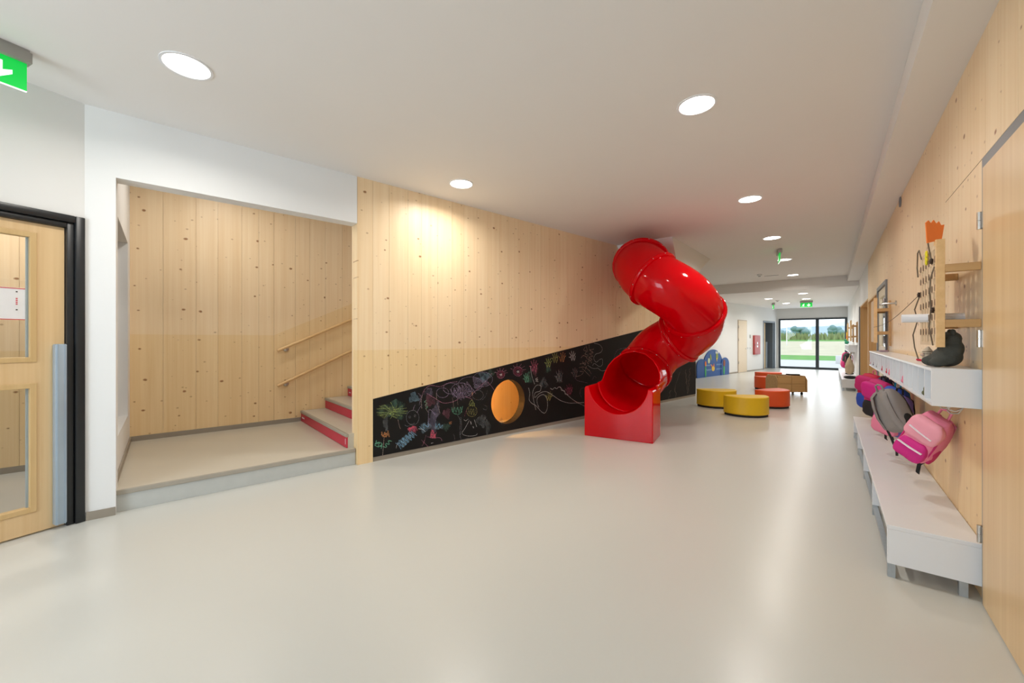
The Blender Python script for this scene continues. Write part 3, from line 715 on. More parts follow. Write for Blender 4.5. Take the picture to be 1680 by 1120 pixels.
# glazed door further on
d3 = thing('door_3', 'glazed door with dark grey frame behind the far end of the cubby shelf', 'door', (XR, 7.23, 0), 0, kind='structure')
bm = nb(); box(bm, -.02, .08, 0, .05, 0, 2.10); box(bm, -.02, .08, 1.22, 1.27, 0, 2.10); box(bm, -.02, .08, .05, 1.22, 2.05, 2.10)
ob('frame', bm, M_GREYFRAME, d3)
bm = nb(); box(bm, .0, .045, .052, .19, .01, 2.045); box(bm, 0, .045, 1.08, 1.218, .01, 2.045); box(bm, 0, .045, .19, 1.08, 1.93, 2.045); box(bm, 0, .045, .19, 1.08, .01, .3); box(bm, 0, .045, .19, 1.08, 1.05, 1.2)
l3 = ob('leaf', bm, mat('pale_leaf', srgb(214, 200, 172), .45), d3)
for z0, z1 in ((.3, 1.05), (1.2, 1.93)): bxo('glass_pane', (.018, .026, .19, 1.08, z0, z1), M_GLASS, l3)
for z in (1.80, 1.30, .4):
    b = nb(); cyl(b, (-.03, .05, z-.05), (-.03, .05, z+.05), .012, 12); ob('hinge', b, M_STEEL, d3, 40)
bxo('room_backdrop', (.9, .95, -.2, 1.4, 0, 2.3), mat('cream_wall', srgb(222, 206, 172), .7), d3)
# wood lined recesses
for nm, y0, y1, zt, lab in (('recess_1', 8.5, 10.5, 2.06, 'wood lined doorway beyond the glazed door on the right wall'), ('recess_2', 10.66, 13.06, 2.12, 'taller wood lined doorway nearest the far bench')):
    r_ = thing('door_4' if y0 < 9 else 'door_5', lab, 'doorway', (XR, y0, 0), 0, kind='structure')
    w_ = y1-y0
    bxo('jamb', (-.006, .55, w_-.03, w_, 0, zt), wood('spruce_jamb', srgb(226, 186, 126), srgb(200, 156, 96), knots=.3), r_)
    bxo('jamb', (-.006, .55, 0, .03, 0, zt), MATS['spruce_jamb'], r_)
    bxo('head', (-.006, .55, .03, w_-.03, zt-.03, zt), MATS['spruce_jamb'], r_)
    lf_ = bxo('leaf', (.50, .545, .03, w_-.03, .01, zt-.03), M_DOOR, r_)
    b = nb(); tube(b, [(.5, .2, 1.05), (.44, .2, 1.05), (.44, .32, 1.05)], .01, 8); ob('handle', b, M_STEEL, lf_, 50)
    bxo('skirting', (-.008, -.004, w_-.03, w_, 0, .05), M_BASE, r_)
for y, h0, h1, lab in ((13.10, 0, 2.12, 'tall grey steel door post next to the far wood lined doorway'), (18.45, 0, 1.15, 'slim grey guard post at the far end of the far bench')):
    tag(ob('door_post', box(nb(), XR-.03, XR-.001, y, y+.10, h0, h1, bev=.004), M_GREYFRAME, smooth=30), lab, 'post')
pw = bxo('baseboard_right', (XR-.012, XR-.0005, 13.22, 21.9, 0, .06), M_BASE); tag(pw, 'taupe skirting along the far right white wall', 'skirting', kind='structure')
# wall vent ring high on the wall and door stop
v = thing('wall_vent', 'small round grey vent high on the right wooden wall', 'vent', (XR, 5.96, 2.78))
for rr in (.05, .035):
    b = nb(); tube(b, [(-.006, rr*cos(k*pi/8), rr*sin(k*pi/8)) for k in range(17)], .006, 6, cap=False); ob('ring', b, M_GREYFRAME, v, 60)
b = nb(); cyl(b, (-.004, 0, 0), (-.001, 0, 0), .04, 20); ob('cover', b, M_LACQ, v, 40)
ds = thing('door_stop', 'steel rod door stop sticking out of the right wall', 'door stop', (XR, 6.31, 1.718))
b = nb(); cyl(b, (-.01, 0, 0), (-.001, 0, 0), .03, 18); ob('plate', b, M_STEEL, ds, 40)
b = nb(); tube(b, [(-.01, 0, 0), (-.10, .02, .0), (-.14, .05, -.01)], .009, 8); ob('rod', b, M_STEEL, ds, 40)

# ------------------------------------------------------------------ benches and cubby shelves
def bench(y0, L_, lab, npart):
    t = thing('bench', lab, 'bench', (XR, y0, 0)); D = .353; Z1 = .285
    bxo('seat', (-D, -.002, 0, L_, Z1-.022, Z1), M_LACQ, t, bev=.002)
    for k in range(npart+1):
        y = k*(L_-.022)/npart
        bxo('side_panel' if k in (0, npart) else 'partition', (-D+.001, -.002, y, y+.022, .075, Z1-.022), M_LACQ, t, bev=.001)
        for x in (-D+.002, -.085):
            bxo('leg', (x, x+.032, y+.002, y+.034, 0, .075), M_GALV, t)
    bxo('front_rail', (-D+.004, -D+.03, .022, L_-.022, .05, .074), M_GALV, t)
    bxo('rear_rail', (-.085, -.06, .022, L_-.022, .05, .074), M_GALV, t)
    for k in range(npart):
        y = .022 + k*(L_-.022)/npart
        for q in range(4): bxo('shoe_bar', (-D+.06+q*.065, -D+.07+q*.065, y, y+(L_-.022)/npart-.024, .078, .088), M_GALV, t)
    return t
bench(3.0, 3.95, 'long low white bench with steel legs under the near backpacks', 4)
bench(13.25, 5.0, 'far white bench beside the glazed end of the corridor', 5)
def shelf(y0, L_, n, lab):
    t = thing('cubby_shelf', lab, 'shelf', (XR, y0, .955)); D, H_, th = .183, .195, .012
    bxo('top', (-D, -.002, 0, L_, H_-.014, H_), M_LACQ, t, bev=.001); bxo('bottom', (-D, -.002, 0, L_, 0, .014), M_LACQ, t, bev=.001)
    bxo('back', (-.01, -.002, .02, L_-.02, .014, H_-.014), M_LACQ, t)
    src = bxo('divider', (-D+.004, -.01, 0, th, .014, H_-.014), M_LACQ, t)
    for k in range(1, n): linked(src, t, (0, k*(L_-th)/n, 0))
    src.location = (0, 0, 0)
    linked(src, t, (0, L_-th, 0))
    bxo('end_panel', (-D, -.002, -.018, 0, 0, H_), M_LACQ, t, bev=.001)
    # wire hooks under the shelf
    b = nb()
    tube(b, [(-.05, 0, 0), (-.05, 0, -.02), (-.075, 0, -.038), (-.10, 0, -.03), (-.105, 0, -.012)], .004, 6); tube(b, [(-.05, 0, -.02), (-.06, .03, -.05), (-.085, .04, -.055), (-.1, .04, -.04)], .004, 6)
    h = ob('hook', b, M_STEEL, t, 60); h.location = (0, .12, 0)
    for k in range(1, n): linked(h, t, (0, .12+k*L_/n, 0))
    return t
shelf(3.015, 4.17, 20, 'long white cubby shelf above the near backpacks')
shelf(14.6, 3.7, 16, 'far white cubby shelf near the glazed end of the corridor')
def mini(name, lab, cat, loc, parts):
    t = thing(name, lab, cat, loc)
    for nm, b, m, s in parts: ob(nm, b, m, t, s)
    return t
# little belongings in the cubbies
M_MAG = mat('magenta_fabric', (.55, .02, .16), .8, bump=.3); M_PINK = mat('pink_fabric', (.78, .22, .34), .75, bump=.3, scale=10)
M_DPINK = mat('deep_pink_fabric', (.60, .015, .22), .7, bump=.3); M_BLACKF = mat('black_webbing', (.012, .012, .013), .8, bump=.3)
M_GREYF = mat('grey_fabric', (.26, .235, .22), .85, bump=.3); M_LILAC = mat('violet_fabric', (.17, .12, .42), .8, bump=.3); M_BLUEF = mat('blue_fabric', (.02, .07, .42), .75, bump=.3)
M_TEALF = mat('teal_fabric', (.03, .30, .42), .75, bump=.3); M_REDF = mat('red_fabric', (.55, .01, .05), .75, bump=.3); M_REFL = mat('reflective_tape', (.82, .8, .84), .35)
M_TANF = mat('tan_fabric', (.48, .36, .23), .85, bump=.4); M_NAVY = mat('navy_fabric', (.03, .03, .09), .8, bump=.3)
def slipper(y, m, lab, x=.452, z=.9695):
    b = nb(); ell(b, (0, 0, .022), (.033, .06, .022)); b2_ = nb(); ell(b2_, (0, -.025, .045), (.03, .036, .03))
    return mini('slipper', lab, 'slipper', (x, y, z), (('sole', b, m, 60), ('upper', b2_, m, 60)))
slipper(7.05, M_REDF, 'red slipper in the cubby at the far end of the near shelf'); slipper(6.66, M_NAVY, 'dark slipper in the far cubbies between red ones'); slipper(6.23, M_GREYF, 'grey slipper in the far half of the near shelf')
slipper(5.64, M_REDF, 'red slipper left of the grey one in the near shelf'); slipper(5.22, M_REDF, 'bright red slipper in a middle cubby'); slipper(5.02, M_PINK, 'pink slipper in a middle cubby')
slipper(4.17, M_PINK, 'pink patterned slipper in a near cubby'); slipper(3.30, mat('olive_fabric', (.10, .11, .05), .8), 'olive slipper in the nearest open cubby')
b = nb(); tube(b, [(.035*cos(k*pi/6), .035*sin(k*pi/6), .006+.004*cos(k)) for k in range(13)], .008, 8, cap=False)
tag(ob('hair_band', b, M_REDF, smooth=60, mtx=Matrix.Translation((.52, 3.98, 1.1505))), 'small red hair band lying on top of the near shelf', 'hair band')
tag(ob('pencil_case', box(nb(), -.04, .04, -.09, .09, 0, .02, bev=.008), mat('mauve_case', (.35, .25, .3), .6), smooth=40, mtx=Matrix.Translation((.52, 6.7, 1.151))), 'flat mauve case lying on the far end of the near shelf', 'case')

# ------------------------------------------------------------------ backpacks
def packbody(w, d, h, sq=3.4, taper=.82, n=36, m_=18, wr=1.0):
    """soft upright sack: superellipse rings; local x = out (front is -x), y = width, z = up"""
    b = nb(); rings = []
    for j in range(m_+1):
        f = j/m_; zz = h*f
        e = min(1.0, (1-abs(2*f-1)**6))**.5 if 0 < f < 1 else .0
        e = max(e, .35); sx = e*(1 if f < .5 else 1-(f-.5)/.5*(1-taper)); sy = max(e, .6)**.6*(1-(1-taper)*.7*max(0, f-.55)/.45)
        ring = []
        for k in range(n):
            a = 2*pi*k/n; ca, sa = cos(a), sin(a)
            x = math.copysign(abs(ca)**(2/sq), ca)*d/2*sx; y = math.copysign(abs(sa)**(2/sq), sa)*w/2*sy
            nn = 1+wr*(.07*noise.noise((x*12, y*12, zz*11+w*50))+.045*noise.noise((x*30, y*34+h*9, zz*30)))
            ring.append(b.verts.new((x*nn, y*nn, zz+wr*.008*noise.noise((x*20, y*20, 3+f)))))
        rings.append(ring)
    for ra, rb in zip(rings, rings[1:]):
        for k in range(n): b.faces.new((ra[k], ra[(k+1) % n], rb[(k+1) % n], rb[k]))
    b.faces.new(rings[0][::-1]); b.faces.new(rings[-1])
    return b
def backpack(lab, loc, rz, lean, side, mats, w=.27, d=.17, h=.36, tape=True, straps=((.1, 0),), group=None, flap=None):
    body, pocket, trim, strapm = mats
    t = thing('backpack', lab, 'backpack', loc, rz, group or 'backpacks hanging under the near shelf', rx=side, ry=lean)
    bo = ob('body', packbody(w, d, h), body, t, 50)
    pb = packbody(w*.84, d*.5, h*.44, 4.0); po = ob('front_pocket', pb, pocket, t, 50); po.location = (-d*.40, 0, .012)
    fo = bo
    if flap:
        fb = packbody(w*.95, d*.42, h*.46, 4.0, .9); fo = ob('top_flap', fb, flap, t, 50); fo.location = (-d*.40, 0, h*.50)
    if tape:
        b = nb(); tube(b, [(-d*.255, -w*.36, h*.30), (-d*.285, 0, h*.30), (-d*.255, w*.36, h*.30)], .010, 8, flat=.35); ob('reflective_strip', b, M_REFL, po, 50)
        b = nb(); tube(b, [(-d*.215, -w*.34, h*.17), (-d*.24, 0, h*.20), (-d*.215, w*.34, h*.23)], .009, 8, flat=.35); ob('reflective_strip', b, M_REFL, fo, 50)
    b = nb(); tube(b, [(-d*.33, -w*.44, h*.2), (-d*.35, -w*.44, h*.55), (-d*.33, -w*.40, h*.78), (-d*.27, -w*.25, h*.92), (-d*.27, w*.25, h*.92), (-d*.33, w*.40, h*.78), (-d*.35, w*.44, h*.55), (-d*.33, w*.44, h*.2)], .005, 6)
    ob('zip', b, trim, bo, 60)
    for sgn in (-1, 1):
        sp = packbody(w*.10, d*.5, h*.36, 3); so_ = ob('side_pocket', sp, trim, t, 50); so_.location = (0, sgn*w*.46, .02)
        b = nb(); tube(b, [(d*.30, sgn*w*.18, h*.95), (d*.52, sgn*w*.25, h*.86), (d*.58, sgn*w*.30, h*.62), (d*.56, sgn*w*.33, h*.36), (d*.36, sgn*w*.36, h*.10)], .022, 8, flat=.32); ob('shoulder_strap', b, strapm, t, 60)
    b = nb(); tube(b, [(d*.2, -.028, h*.96), (d*.2, -.024, h+.035), (d*.2, 0, h+.045), (d*.2, .024, h+.035), (d*.2, .028, h*.96)], .007, 6); ob('top_loop', b, strapm, t, 60)
    for (len_, oy) in straps:
        b = nb(); tube(b, [(d*.30, oy, .05), (d*.26, oy, -.02), (d*.34, oy+.012, -len_*.5), (d*.22, oy-.01, -len_*.85), (d*.30, oy-.01, -len_)], .012, 6, flat=.2); ob('webbing', b, M_BLACKF, t, 60)
    return t
backpack('pink school backpack with magenta pocket and white reflective strips, nearest of the row', (.415, 3.62, .555), R(52), R(-10), R(31), (M_PINK, M_DPINK, M_MAG, M_PINK), .185, .15, .33, straps=((.12, -.05),), flap=mat('light_pink_fabric', (.84, .34, .42), .7, bump=.3))
backpack('grey backpack with padded straps facing out, behind the pink one', (.43, 4.2, .60), R(222), R(12), R(14), (M_GREYF, M_GREYF, M_BLACKF, M_GREYF), .20, .14, .33, False, straps=((.22, .06), (.17, -.07)))
backpack('violet backpack with pink panels hanging between grey and blue ones', (.41, 4.68, .50), R(42), R(-6), R(12), (M_LILAC, M_PINK, M_DPINK, M_BLACKF), .25, .16, .36, False, straps=((.1, .08),), flap=M_LILAC)
backpack('blue and teal backpack hanging high in the middle of the row', (.47, 5.15, .52), R(40), R(-4), R(6), (M_BLUEF, M_TEALF, M_NAVY, M_TEALF), .22, .14, .34, False, straps=((.18, .05),))
backpack('magenta backpack with dark straps in the far half of the row', (.42, 5.75, .48), R(34), R(-8), R(10), (M_MAG, M_BLACKF, M_REDF, M_BLACKF), .28, .17, .40, False, flap=M_DPINK)
backpack('navy bag half hidden between the magenta and the red backpack', (.48, 6.15, .53), R(20), 0, 0, (M_NAVY, M_LILAC, M_BLACKF, M_NAVY), .22, .13, .34, False, straps=())
backpack('red and pink backpack with blue pocket, farthest of the near row', (.415, 6.62, .45), R(34), R(-6), R(6), (M_REDF, M_BLUEF, M_DPINK, M_PINK), .30, .18, .43, False, straps=((.12, .1),), flap=M_MAG)
gf = 'bags hanging under the far shelf'
backpack('dark backpack with pink edges hanging under the far shelf', (.42, 16.2, .42), R(10), 0, R(4), (M_BLACKF, M_MAG, M_PINK, M_PINK), .34, .20, .46, False, group=gf)
backpack('magenta backpack hanging behind the dark one on the far wall', (.42, 17.2, .42), R(10), 0, 0, (M_MAG, M_PINK, M_MAG, M_BLACKF), .34, .20, .46, False, group=gf)
t = thing('drawstring_bag', 'tan drawstring bag hanging nearest on the far shelf', 'bag', (.44, 14.75, .33), 0, gf)
ob('pouch', packbody(.30, .2, .48, 2.2, .3), M_TANF, t, 60); b = nb(); tube(b, [(0, 0, .47), (.02, 0, .56), (.06, 0, .60)], .012, 6); ob('cord', b, M_TANF, t, 60)
b = nb(); ell(b, (0, 0, .012), (.10, .05, .03)); ob('dark_base', b, M_BLACKF, t, 60)
b = nb(); ell(b, (0, -.05, .04), (.14, .045, .04)); ell(b, (.02, .06, .035), (.13, .045, .035)); tag(ob('shoes', b, M_BLACKF, smooth=60, mtx=Matrix.Translation((.42, 13.6, .285))), 'pair of black shoes left on the far bench end', 'shoes')
b = nb(); ell(b, (0, 0, .06), (.06, .08, .06)); ell(b, (-.03, 0, .13), (.04, .045, .04)); tag(ob('plush_frog', b, mat('green_plush', (.04, .28, .16), .9), smooth=60, mtx=Matrix.Translation((.45, 17.4, 1.151))), 'small green plush toy on the far shelf', 'plush toy')

# ------------------------------------------------------------------ display boards standing off the wall
M_PEG = wood('pegboard_ply', srgb(226, 204, 172), srgb(205, 178, 142), knots=0, rough=.6)
def elp_(c, z, a, h_, n=10): return [(c+a*cos(2*pi*k/n), z+h_*sin(2*pi*k/n)) for k in range(n)]
def display(y, lab, full, L_=.49, x=.452):
    t = thing('display_board', lab, 'display board', (x, y, 1.27)); H_ = .54
    b = nb(); nc_, nr = 5, 7
    if full:
        for k in range(nc_+1): yy = .03 + k*(L_-.06)/nc_; box(b, -.005, .005, yy-.026, yy+.026, .0006, H_-.0006)
        for k in range(nr+1): zz = .0 + k*H_/nr; box(b, -.006, .006, .004, L_-.004, max(0, zz-.020), min(H_, zz+.020))
    else: box(b, -.006, .006, 0, L_, 0, H_)
    ob('panel', b, M_PEG, t)
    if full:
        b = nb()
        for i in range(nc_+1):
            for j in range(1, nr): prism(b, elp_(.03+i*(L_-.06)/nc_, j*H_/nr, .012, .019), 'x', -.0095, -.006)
        so_ = ob('oval_marks', b, mat('brown_oval', (.20, .13, .08), .8), t); so_['kind'] = 'stuff'  # rows of dark brown ovals raised off the board face
    bxo('edge_post', (-.012, .022, -.022, 0, -.01, H_+.02), M_DOWEL, t, bev=.002)
    for yy in (0, L_-.03):
        for zz in (.095, .385): bxo('arm', (.022 if yy == 0 else .006, XR-x-(.001 if full else .02), yy-.02, yy+.012, zz, zz+.04), M_OAK, t, bev=.002)
    if not full:
        for yy in (.0, L_-.03): bxo('wall_batten', (XR-x-.02, XR-x-.001, yy-.02, yy+.014, -.05, H_-.02), M_OAK, t)
    return t
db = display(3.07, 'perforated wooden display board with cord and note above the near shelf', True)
M_CORD = mat('brown_cord', (.16, .12, .08), .9, bump=.4)
def curlcord(pts, r=.0034): return tube(nb(), pts, r, 6)
for pts in ([(-.012, .47, .30), (-.03, .50, .22), (-.02, .47, .15), (-.035, .52, .06), (-.03, .50, -.02), (-.02, .45, -.09)],
            [(-.012, .40, .52), (-.02, .42, .58), (-.02, .47, .57), (-.02, .49, .48), (-.02, .46, .42)],
            [(-.012, .02, .42), (-.03, -.01, .36), (-.03, .015, .28), (-.02, .05, .20), (-.03, .03, .1), (-.02, .0, .0)],
            [(-.012, .10, .47), (-.02, .12, .55), (-.03, .09, .6), (-.02, .12, .63)]):
    ob('cord', curlcord(pts), M_CORD, db, 60)
for (y, z) in ((.08, .46), (.47, .31), (.05, .19)):
    b = nb()
    for k in range(6): ell(b, (-.014+.006*cos(k), y+.014*cos(k*1.05), z+.011*sin(k*1.05)), (.006, .006, .006), 8, 5)
    ob('bead_cluster', b, mat('dark_bead', (.05, .03, .02), .5), db, 60)
b = nb()
for k in range(7): ell(b, (-.015, .22+.012*cos(k*.9), .50+.03*sin(k*.9)), (.006, .014, .014), 8, 5)
ob('yellow_tassel', b, mat('yellow_yarn', (.7, .6, .02), .9), db, 60)
# orange note pinned on the board top
on = thing('paper_note', 'jagged orange paper note standing on top of the near display board', 'note', (.452, 3.16, 1.836))
pts = [(-.06, -.01), (.05, .015), (.07, .10), (.045, .095), (.03, .115), (.01, .10), (-.01, .12), (-.03, .10), (-.05, .115), (-.07, .10)]
b = nb(); prism(b, pts, 'x', -.002, .002); o = ob('paper', b, mat('orange_paper', (.85, .22, .04), .7), on); o.rotation_euler = (0, 0, R(-38))
for k in range(3):
    b = nb(); box(b, -.0035, -.0022, -.045, .03-.01*k, .075-.02*k, .079-.02*k); q = ob('writing', b, mat('pencil_brown', (.2, .08, .03), .8), o)
b = nb(); cyl(b, (0, 0, -.024), (0, 0, .01), .004, 8); ob('stick', b, M_DOWEL, on, 40)
# paper roll lying behind the board on the arms
pr = thing('paper_roll', 'white paper roll pushed through the near display board', 'paper roll', (.455, 3.30, 1.425))
b = nb(); tube(b, [(-.12, 0, 0), (.13, 0, 0)], .024, 24); ob('roll', b, mat('roll_paper', (.82, .83, .86), .6), pr, 40)
b = nb(); strip(b, [(-.118, -.0245, .004), (-.02, -.0248, -.006), (.128, -.0245, .0)], .012, (0, 1, 0)); ob('loose_edge', b, mat('roll_paper', (.82, .83, .86), .6), pr, 60)
# thin cord strung from the board towards the far board
b = nb(); tube(b, [(.44, 3.55+k*.33, 1.58 - .05*sin(pi*k/10)-.012*k) for k in range(11)], .0022, 5); tag(ob('string', b, M_CORD, smooth=60), 'thin string stretched between the two display boards above the shelf', 'string')
# dark plush animal and pale gnome on the shelf
pa = thing('plush_animal', 'dark grey plush animal sitting under the near display board', 'plush toy', (.505, 3.19, 1.151))
def blobmesh(parts, voxel=.008):
    b = nb()
    for c, r in parts: ell(b, c, r, 18, 12)
    return b
def remesh(o, v=.007):
    m_ = o.modifiers.new('merge', 'REMESH'); m_.mode = 'VOXEL'; m_.voxel_size = v; m_.use_smooth_shade = True
    s = o.modifiers.new('soft', 'SMOOTH'); s.iterations = 6; s.factor = .6
    return o
M_PLUSH = mat('charcoal_plush', (.055, .058, .05), .95, bump=.5, scale=20)
remesh(ob('body', blobmesh([((.0, .02, .055), (.062, .085, .055)), ((.01, -.01, .10), (.052, .06, .06)), ((.005, -.03, .155), (.045, .046, .04)), ((-.05, .06, .03), (.045, .05, .03)), ((-.04, -.03, .025), (.04, .04, .025))]), M_PLUSH, pa))
for yy in (-.055, .01): ob('ear', ell(nb(), (.01, yy, .188), (.012, .018, .018)), M_PLUSH, pa, 60)
ob('eye', ell(nb(), (-.036, -.05, .165), (.006, .006, .006)), mat('pink_eye', (.7, .3, .28), .4), pa, 60)
gn = thing('fabric_gnome', 'pale beige felt gnome with a brimmed pointed hat by the plush animal', 'plush toy', (.452, 3.36, 1.151))
M_FELT = mat('beige_felt', (.50, .42, .32), .95, bump=.4)
remesh(ob('body', blobmesh([((0, 0, .03), (.028, .042, .03)), ((-.005, -.01, .06), (.022, .028, .022))]), M_FELT, gn))
b = nb(); tube(b, [(0, 0, .072), (0, 0, .076)], [.040, .038], 18); tube(b, [(0, 0, .076), (0, .004, .092), (.004, .01, .107)], [.026, .016, .004], 14); ob('hat', b, M_FELT, gn, 50)
ob('nose', ell(nb(), (-.026, -.025, .06), (.01, .01, .01)), mat('felt_nose', (.6, .42, .33), .9), gn, 60)
display(6.86, 'wooden display board with children\'s paper at the far end of the near shelf', False)
display(16.6, 'far display board decorated with an orange and yellow paper flower', False)
display(14.3, 'plain wooden display rack with two arms beside the grey door post', False)
pf = thing('paper_flower', 'orange and yellow paper flower on the far display board', 'decoration', (.425, 16.45, 1.42))
for k in range(7):
    a = k*2*pi/7; b = nb(); ell(b, (0, .075*cos(a), .09*sin(a)), (.012, .06, .06)); ob('petal', b, mat(('orange_petal', 'yellow_petal')[k % 2], ((.85, .25, .02), (.85, .6, .04))[k % 2], .8), pf, 60)
for a in (2.2, 4.0): b = nb(); ell(b, (0, .19*cos(a), .17*sin(a)), (.01, .05, .03)); ob('leaf', b, mat('paper_leaf', (.1, .3, .05), .8), pf, 60)

# ------------------------------------------------------------------ ottomans and crate cart
def ottoman(lab, loc, rz, m, r=.36, h=.335, deep=.36, grp=None):
    t = thing('ottoman', lab, 'ottoman', loc, rz, grp)
    pts = [(r*cos(pi*k/24), -deep*sin(pi*k/24)) for k in range(25)]
    pts += [(-r*.96, .025), (-r*.5, .06), (0, .07), (r*.5, .06), (r*.96, .025)]
    b = nb(); prism(b, pts, 'z', .035, h); o = ob('cushion', b, m, t, 40, bevel=.014)
    b = nb(); prism(b, [(x*.955, y*.955) for x, y in pts], 'z', 0, .034); ob('plinth', b, M_BLACKF, t)
    b = nb(); tube(b, [(x*1.002, y*1.002, .055) for x, y in pts] + [(pts[0][0]*1.002, pts[0][1]*1.002, .055)], .005, 6, cap=False); ob('piping', b, m, t, 60)
    return t
M_YEL = mat('yellow_leatherette', (.80, .50, .008), .45, var=.04, bump=.1, scale=30); M_ORA = mat('orange_leatherette', (.76, .085, .010), .45, var=.04, bump=.1, scale=30)
go = 'half-moon ottomans in the corridor'
ottoman('yellow half-moon ottoman nearest the camera', (-1.16, 7.98, 0), R(36), M_YEL, grp=go)
ottoman('yellow half-moon ottoman partly behind the other yellow one', (-1.75, 8.62, 0), R(32), M_YEL, grp=go)
ottoman('orange half-moon ottoman just behind the front yellow one', (-.95, 9.25, 0), R(62), M_ORA, grp=go)
ottoman('orange half-moon ottoman left of the wooden crates', (-1.24, 12.45, 0), R(25), M_ORA, grp=go)
ottoman('orange half-moon ottoman mostly hidden behind the wooden crates', (-1.45, 14.1, 0), R(30), M_ORA, grp=go)
ct = thing('crate_cart', 'low cart of four plywood crates on black castors', 'cart', (-.82, 11.6, 0), R(36))
CWd, CD = .31, .42
for i in (-1, 0):
    for j in (0, 1):
        x0 = i*(CWd+.008)+.004; z0 = .085 + j*.185; b = nb(); th = .014; fz = z0+.18
        box(b, x0, x0+CWd, -.21, -.21+th, z0, fz); box(b, x0, x0+CWd, .21-th, .21, z0, fz); box(b, x0, x0+th, -.21+th, .21-th, z0, fz); box(b, x0+CWd-th, x0+CWd, -.21+th, .21-th, z0, fz); box(b, x0+th, x0+CWd-th, -.21+th, .21-th, z0, z0+th)
        ob('crate', b, M_OAK, ct)
b = nb(); prism(b, [(-.24, .07), (.24, .07), (.24, .36), (.16, .449), (-.16, .449), (-.24, .36)], 'x', .324, .34); ob('end_board', b, M_OAK, ct)
b = nb(); prism(b, [(-.24, .07), (.24, .07), (.24, .36), (.16, .449), (-.16, .449), (-.24, .36)], 'x', -.34, -.324); ob('end_board', b, M_OAK, ct)
bxo('base_board', (-.323, .323, -.22, .22, .07, .084), M_OAK, ct)
for x in (-.26, .26):
    for y in (-.16, .16):
        b = nb(); cyl(b, (x-.014, y, .028), (x+.014, y, .028), .028, 16); box(b, x-.02, x+.02, y-.008, y+.008, .03, .07); ob('castor', b, M_BLACKMETAL, ct, 40)
tag(ob('tablet', box(nb(), -.12, .12, -.08, .08, 0, .03, bev=.006), M_BLACKMETAL, smooth=40, mtx=Matrix.Translation((-.69, 11.70, .4505)) @ Matrix.Rotation(R(36), 4, 'Z')), 'flat black box lying on the right crate of the cart', 'box')

# ------------------------------------------------------------------ far left white wall: door, cabinet, mural, framed doorway
wf = thing('wall_far_left', 'white wall at the far left behind the slide', 'wall', F0, -FA, kind='structure')
for d in ((-.15, 0, -.4, 11.39, 0, HC), (-.15, 0, 11.39, 12.82, 2.13, HC), (-.15, 0, 12.82, F_END, 0, HC), (-.65, -.55, 11.2, 13.0, 0, HC)): bxo('wall_section', d, M_WHITE, wf)
bf = bxo('baseboard_far', (.0005, .012, .2, 11.38, 0, .05), M_BASE); bf.matrix_world = Matrix.Translation(F0) @ Matrix.Rotation(-FA, 4, 'Z'); tag(bf, 'thin taupe skirting along the far left white wall', 'skirting', kind='structure')
FM = Matrix.Translation(F0) @ Matrix.Rotation(-FA, 4, 'Z')
def fwp(t, s, z): return FM @ Vector((t, s, z))
d6 = thing('door_6', 'pale beige flush door on the far left white wall', 'door', fwp(0, 8.72, 0), -FA, kind='structure')
bm = nb(); box(bm, .001, .02, 0, .03, 0, 2.08); box(bm, .001, .02, .83, .86, 0, 2.08); box(bm, .001, .02, .03, .83, 2.05, 2.08); ob('frame', bm, mat('beige_frame', srgb(190, 172, 150), .5), d6)
l6 = bxo('leaf', (.001, .024, .03, .83, .01, 2.05), M_PALEDOOR, d6)
b = nb(); cyl(b, (.024, .74, .94), (.04, .74, .94), .02, 14); tube(b, [(.05, .74, .94), (.05, .64, .94)], .009, 8); ob('handle', b, M_STEEL, l6, 40)
for z in (.4, 1.3, 1.8): b = nb(); cyl(b, (.03, .02, z-.05), (.03, .02, z+.05), .011, 10); ob('hinge', b, M_STEEL, d6, 40)
fc = thing('hose_cabinet', 'red fire hose cabinet on the far left white wall', 'fire cabinet', fwp(.0015, 10.24, .68), -FA)
b = nb(); box(b, 0, .06, 0, .66, 0, .80, bev=.006); ob('case', b, mat('cabinet_red', (.42, .05, .045), .5), fc, 40)
dr = bxo('door_panel', (.06, .066, .04, .62, .04, .76), mat('cabinet_red', (.42, .05, .045), .5), fc)
bxo('flame_mark', (.066, .068, .27, .36, .42, .52), M_LACQ, dr); bxo('hose_mark', (.066, .068, .25, .38, .30, .38), M_LACQ, dr); bxo('lock', (.066, .072, .05, .09, .36, .44), M_BLACKMETAL, dr)
for (s, z, w_, h_, lab) in ((9.90, 1.36, .09, .14, 'small grey sign plate beside the fire hose cabinet'), (9.66, .92, .07, .08, 'white light switch beside the pale far door'), (9.92, .92, .07, .08, 'white socket plate between far door and fire cabinet')):
    p_ = thing('wall_plate', lab, 'wall plate', fwp(.001, s, z), -FA); bxo('plate', (0, .01, 0, w_, 0, h_), M_LACQ if z < 1 else mat('sign_grey', (.3, .32, .28), .5), p_, bev=.003); bxo('key', (.01, .013, w_*.25, w_*.75, h_*.3, h_*.7), M_GREYFRAME, p_)
d7 = thing('door_7', 'blue-grey framed doorway with a glazed wooden door by the end window', 'door', fwp(0, 11.39, 0), -FA, kind='structure')
bm = nb(); box(bm, -.4, .015, 0, .06, 0, 2.12); box(bm, -.4, .015, 1.37, 1.43, 0, 2.12); box(bm, -.4, .015, .06, 1.37, 2.06, 2.12); box(bm, -.4, -.02, 1.25, 1.37, 0, 2.06); ob('frame', bm, M_BLUEGREYFRAME, d7)
bm = nb()
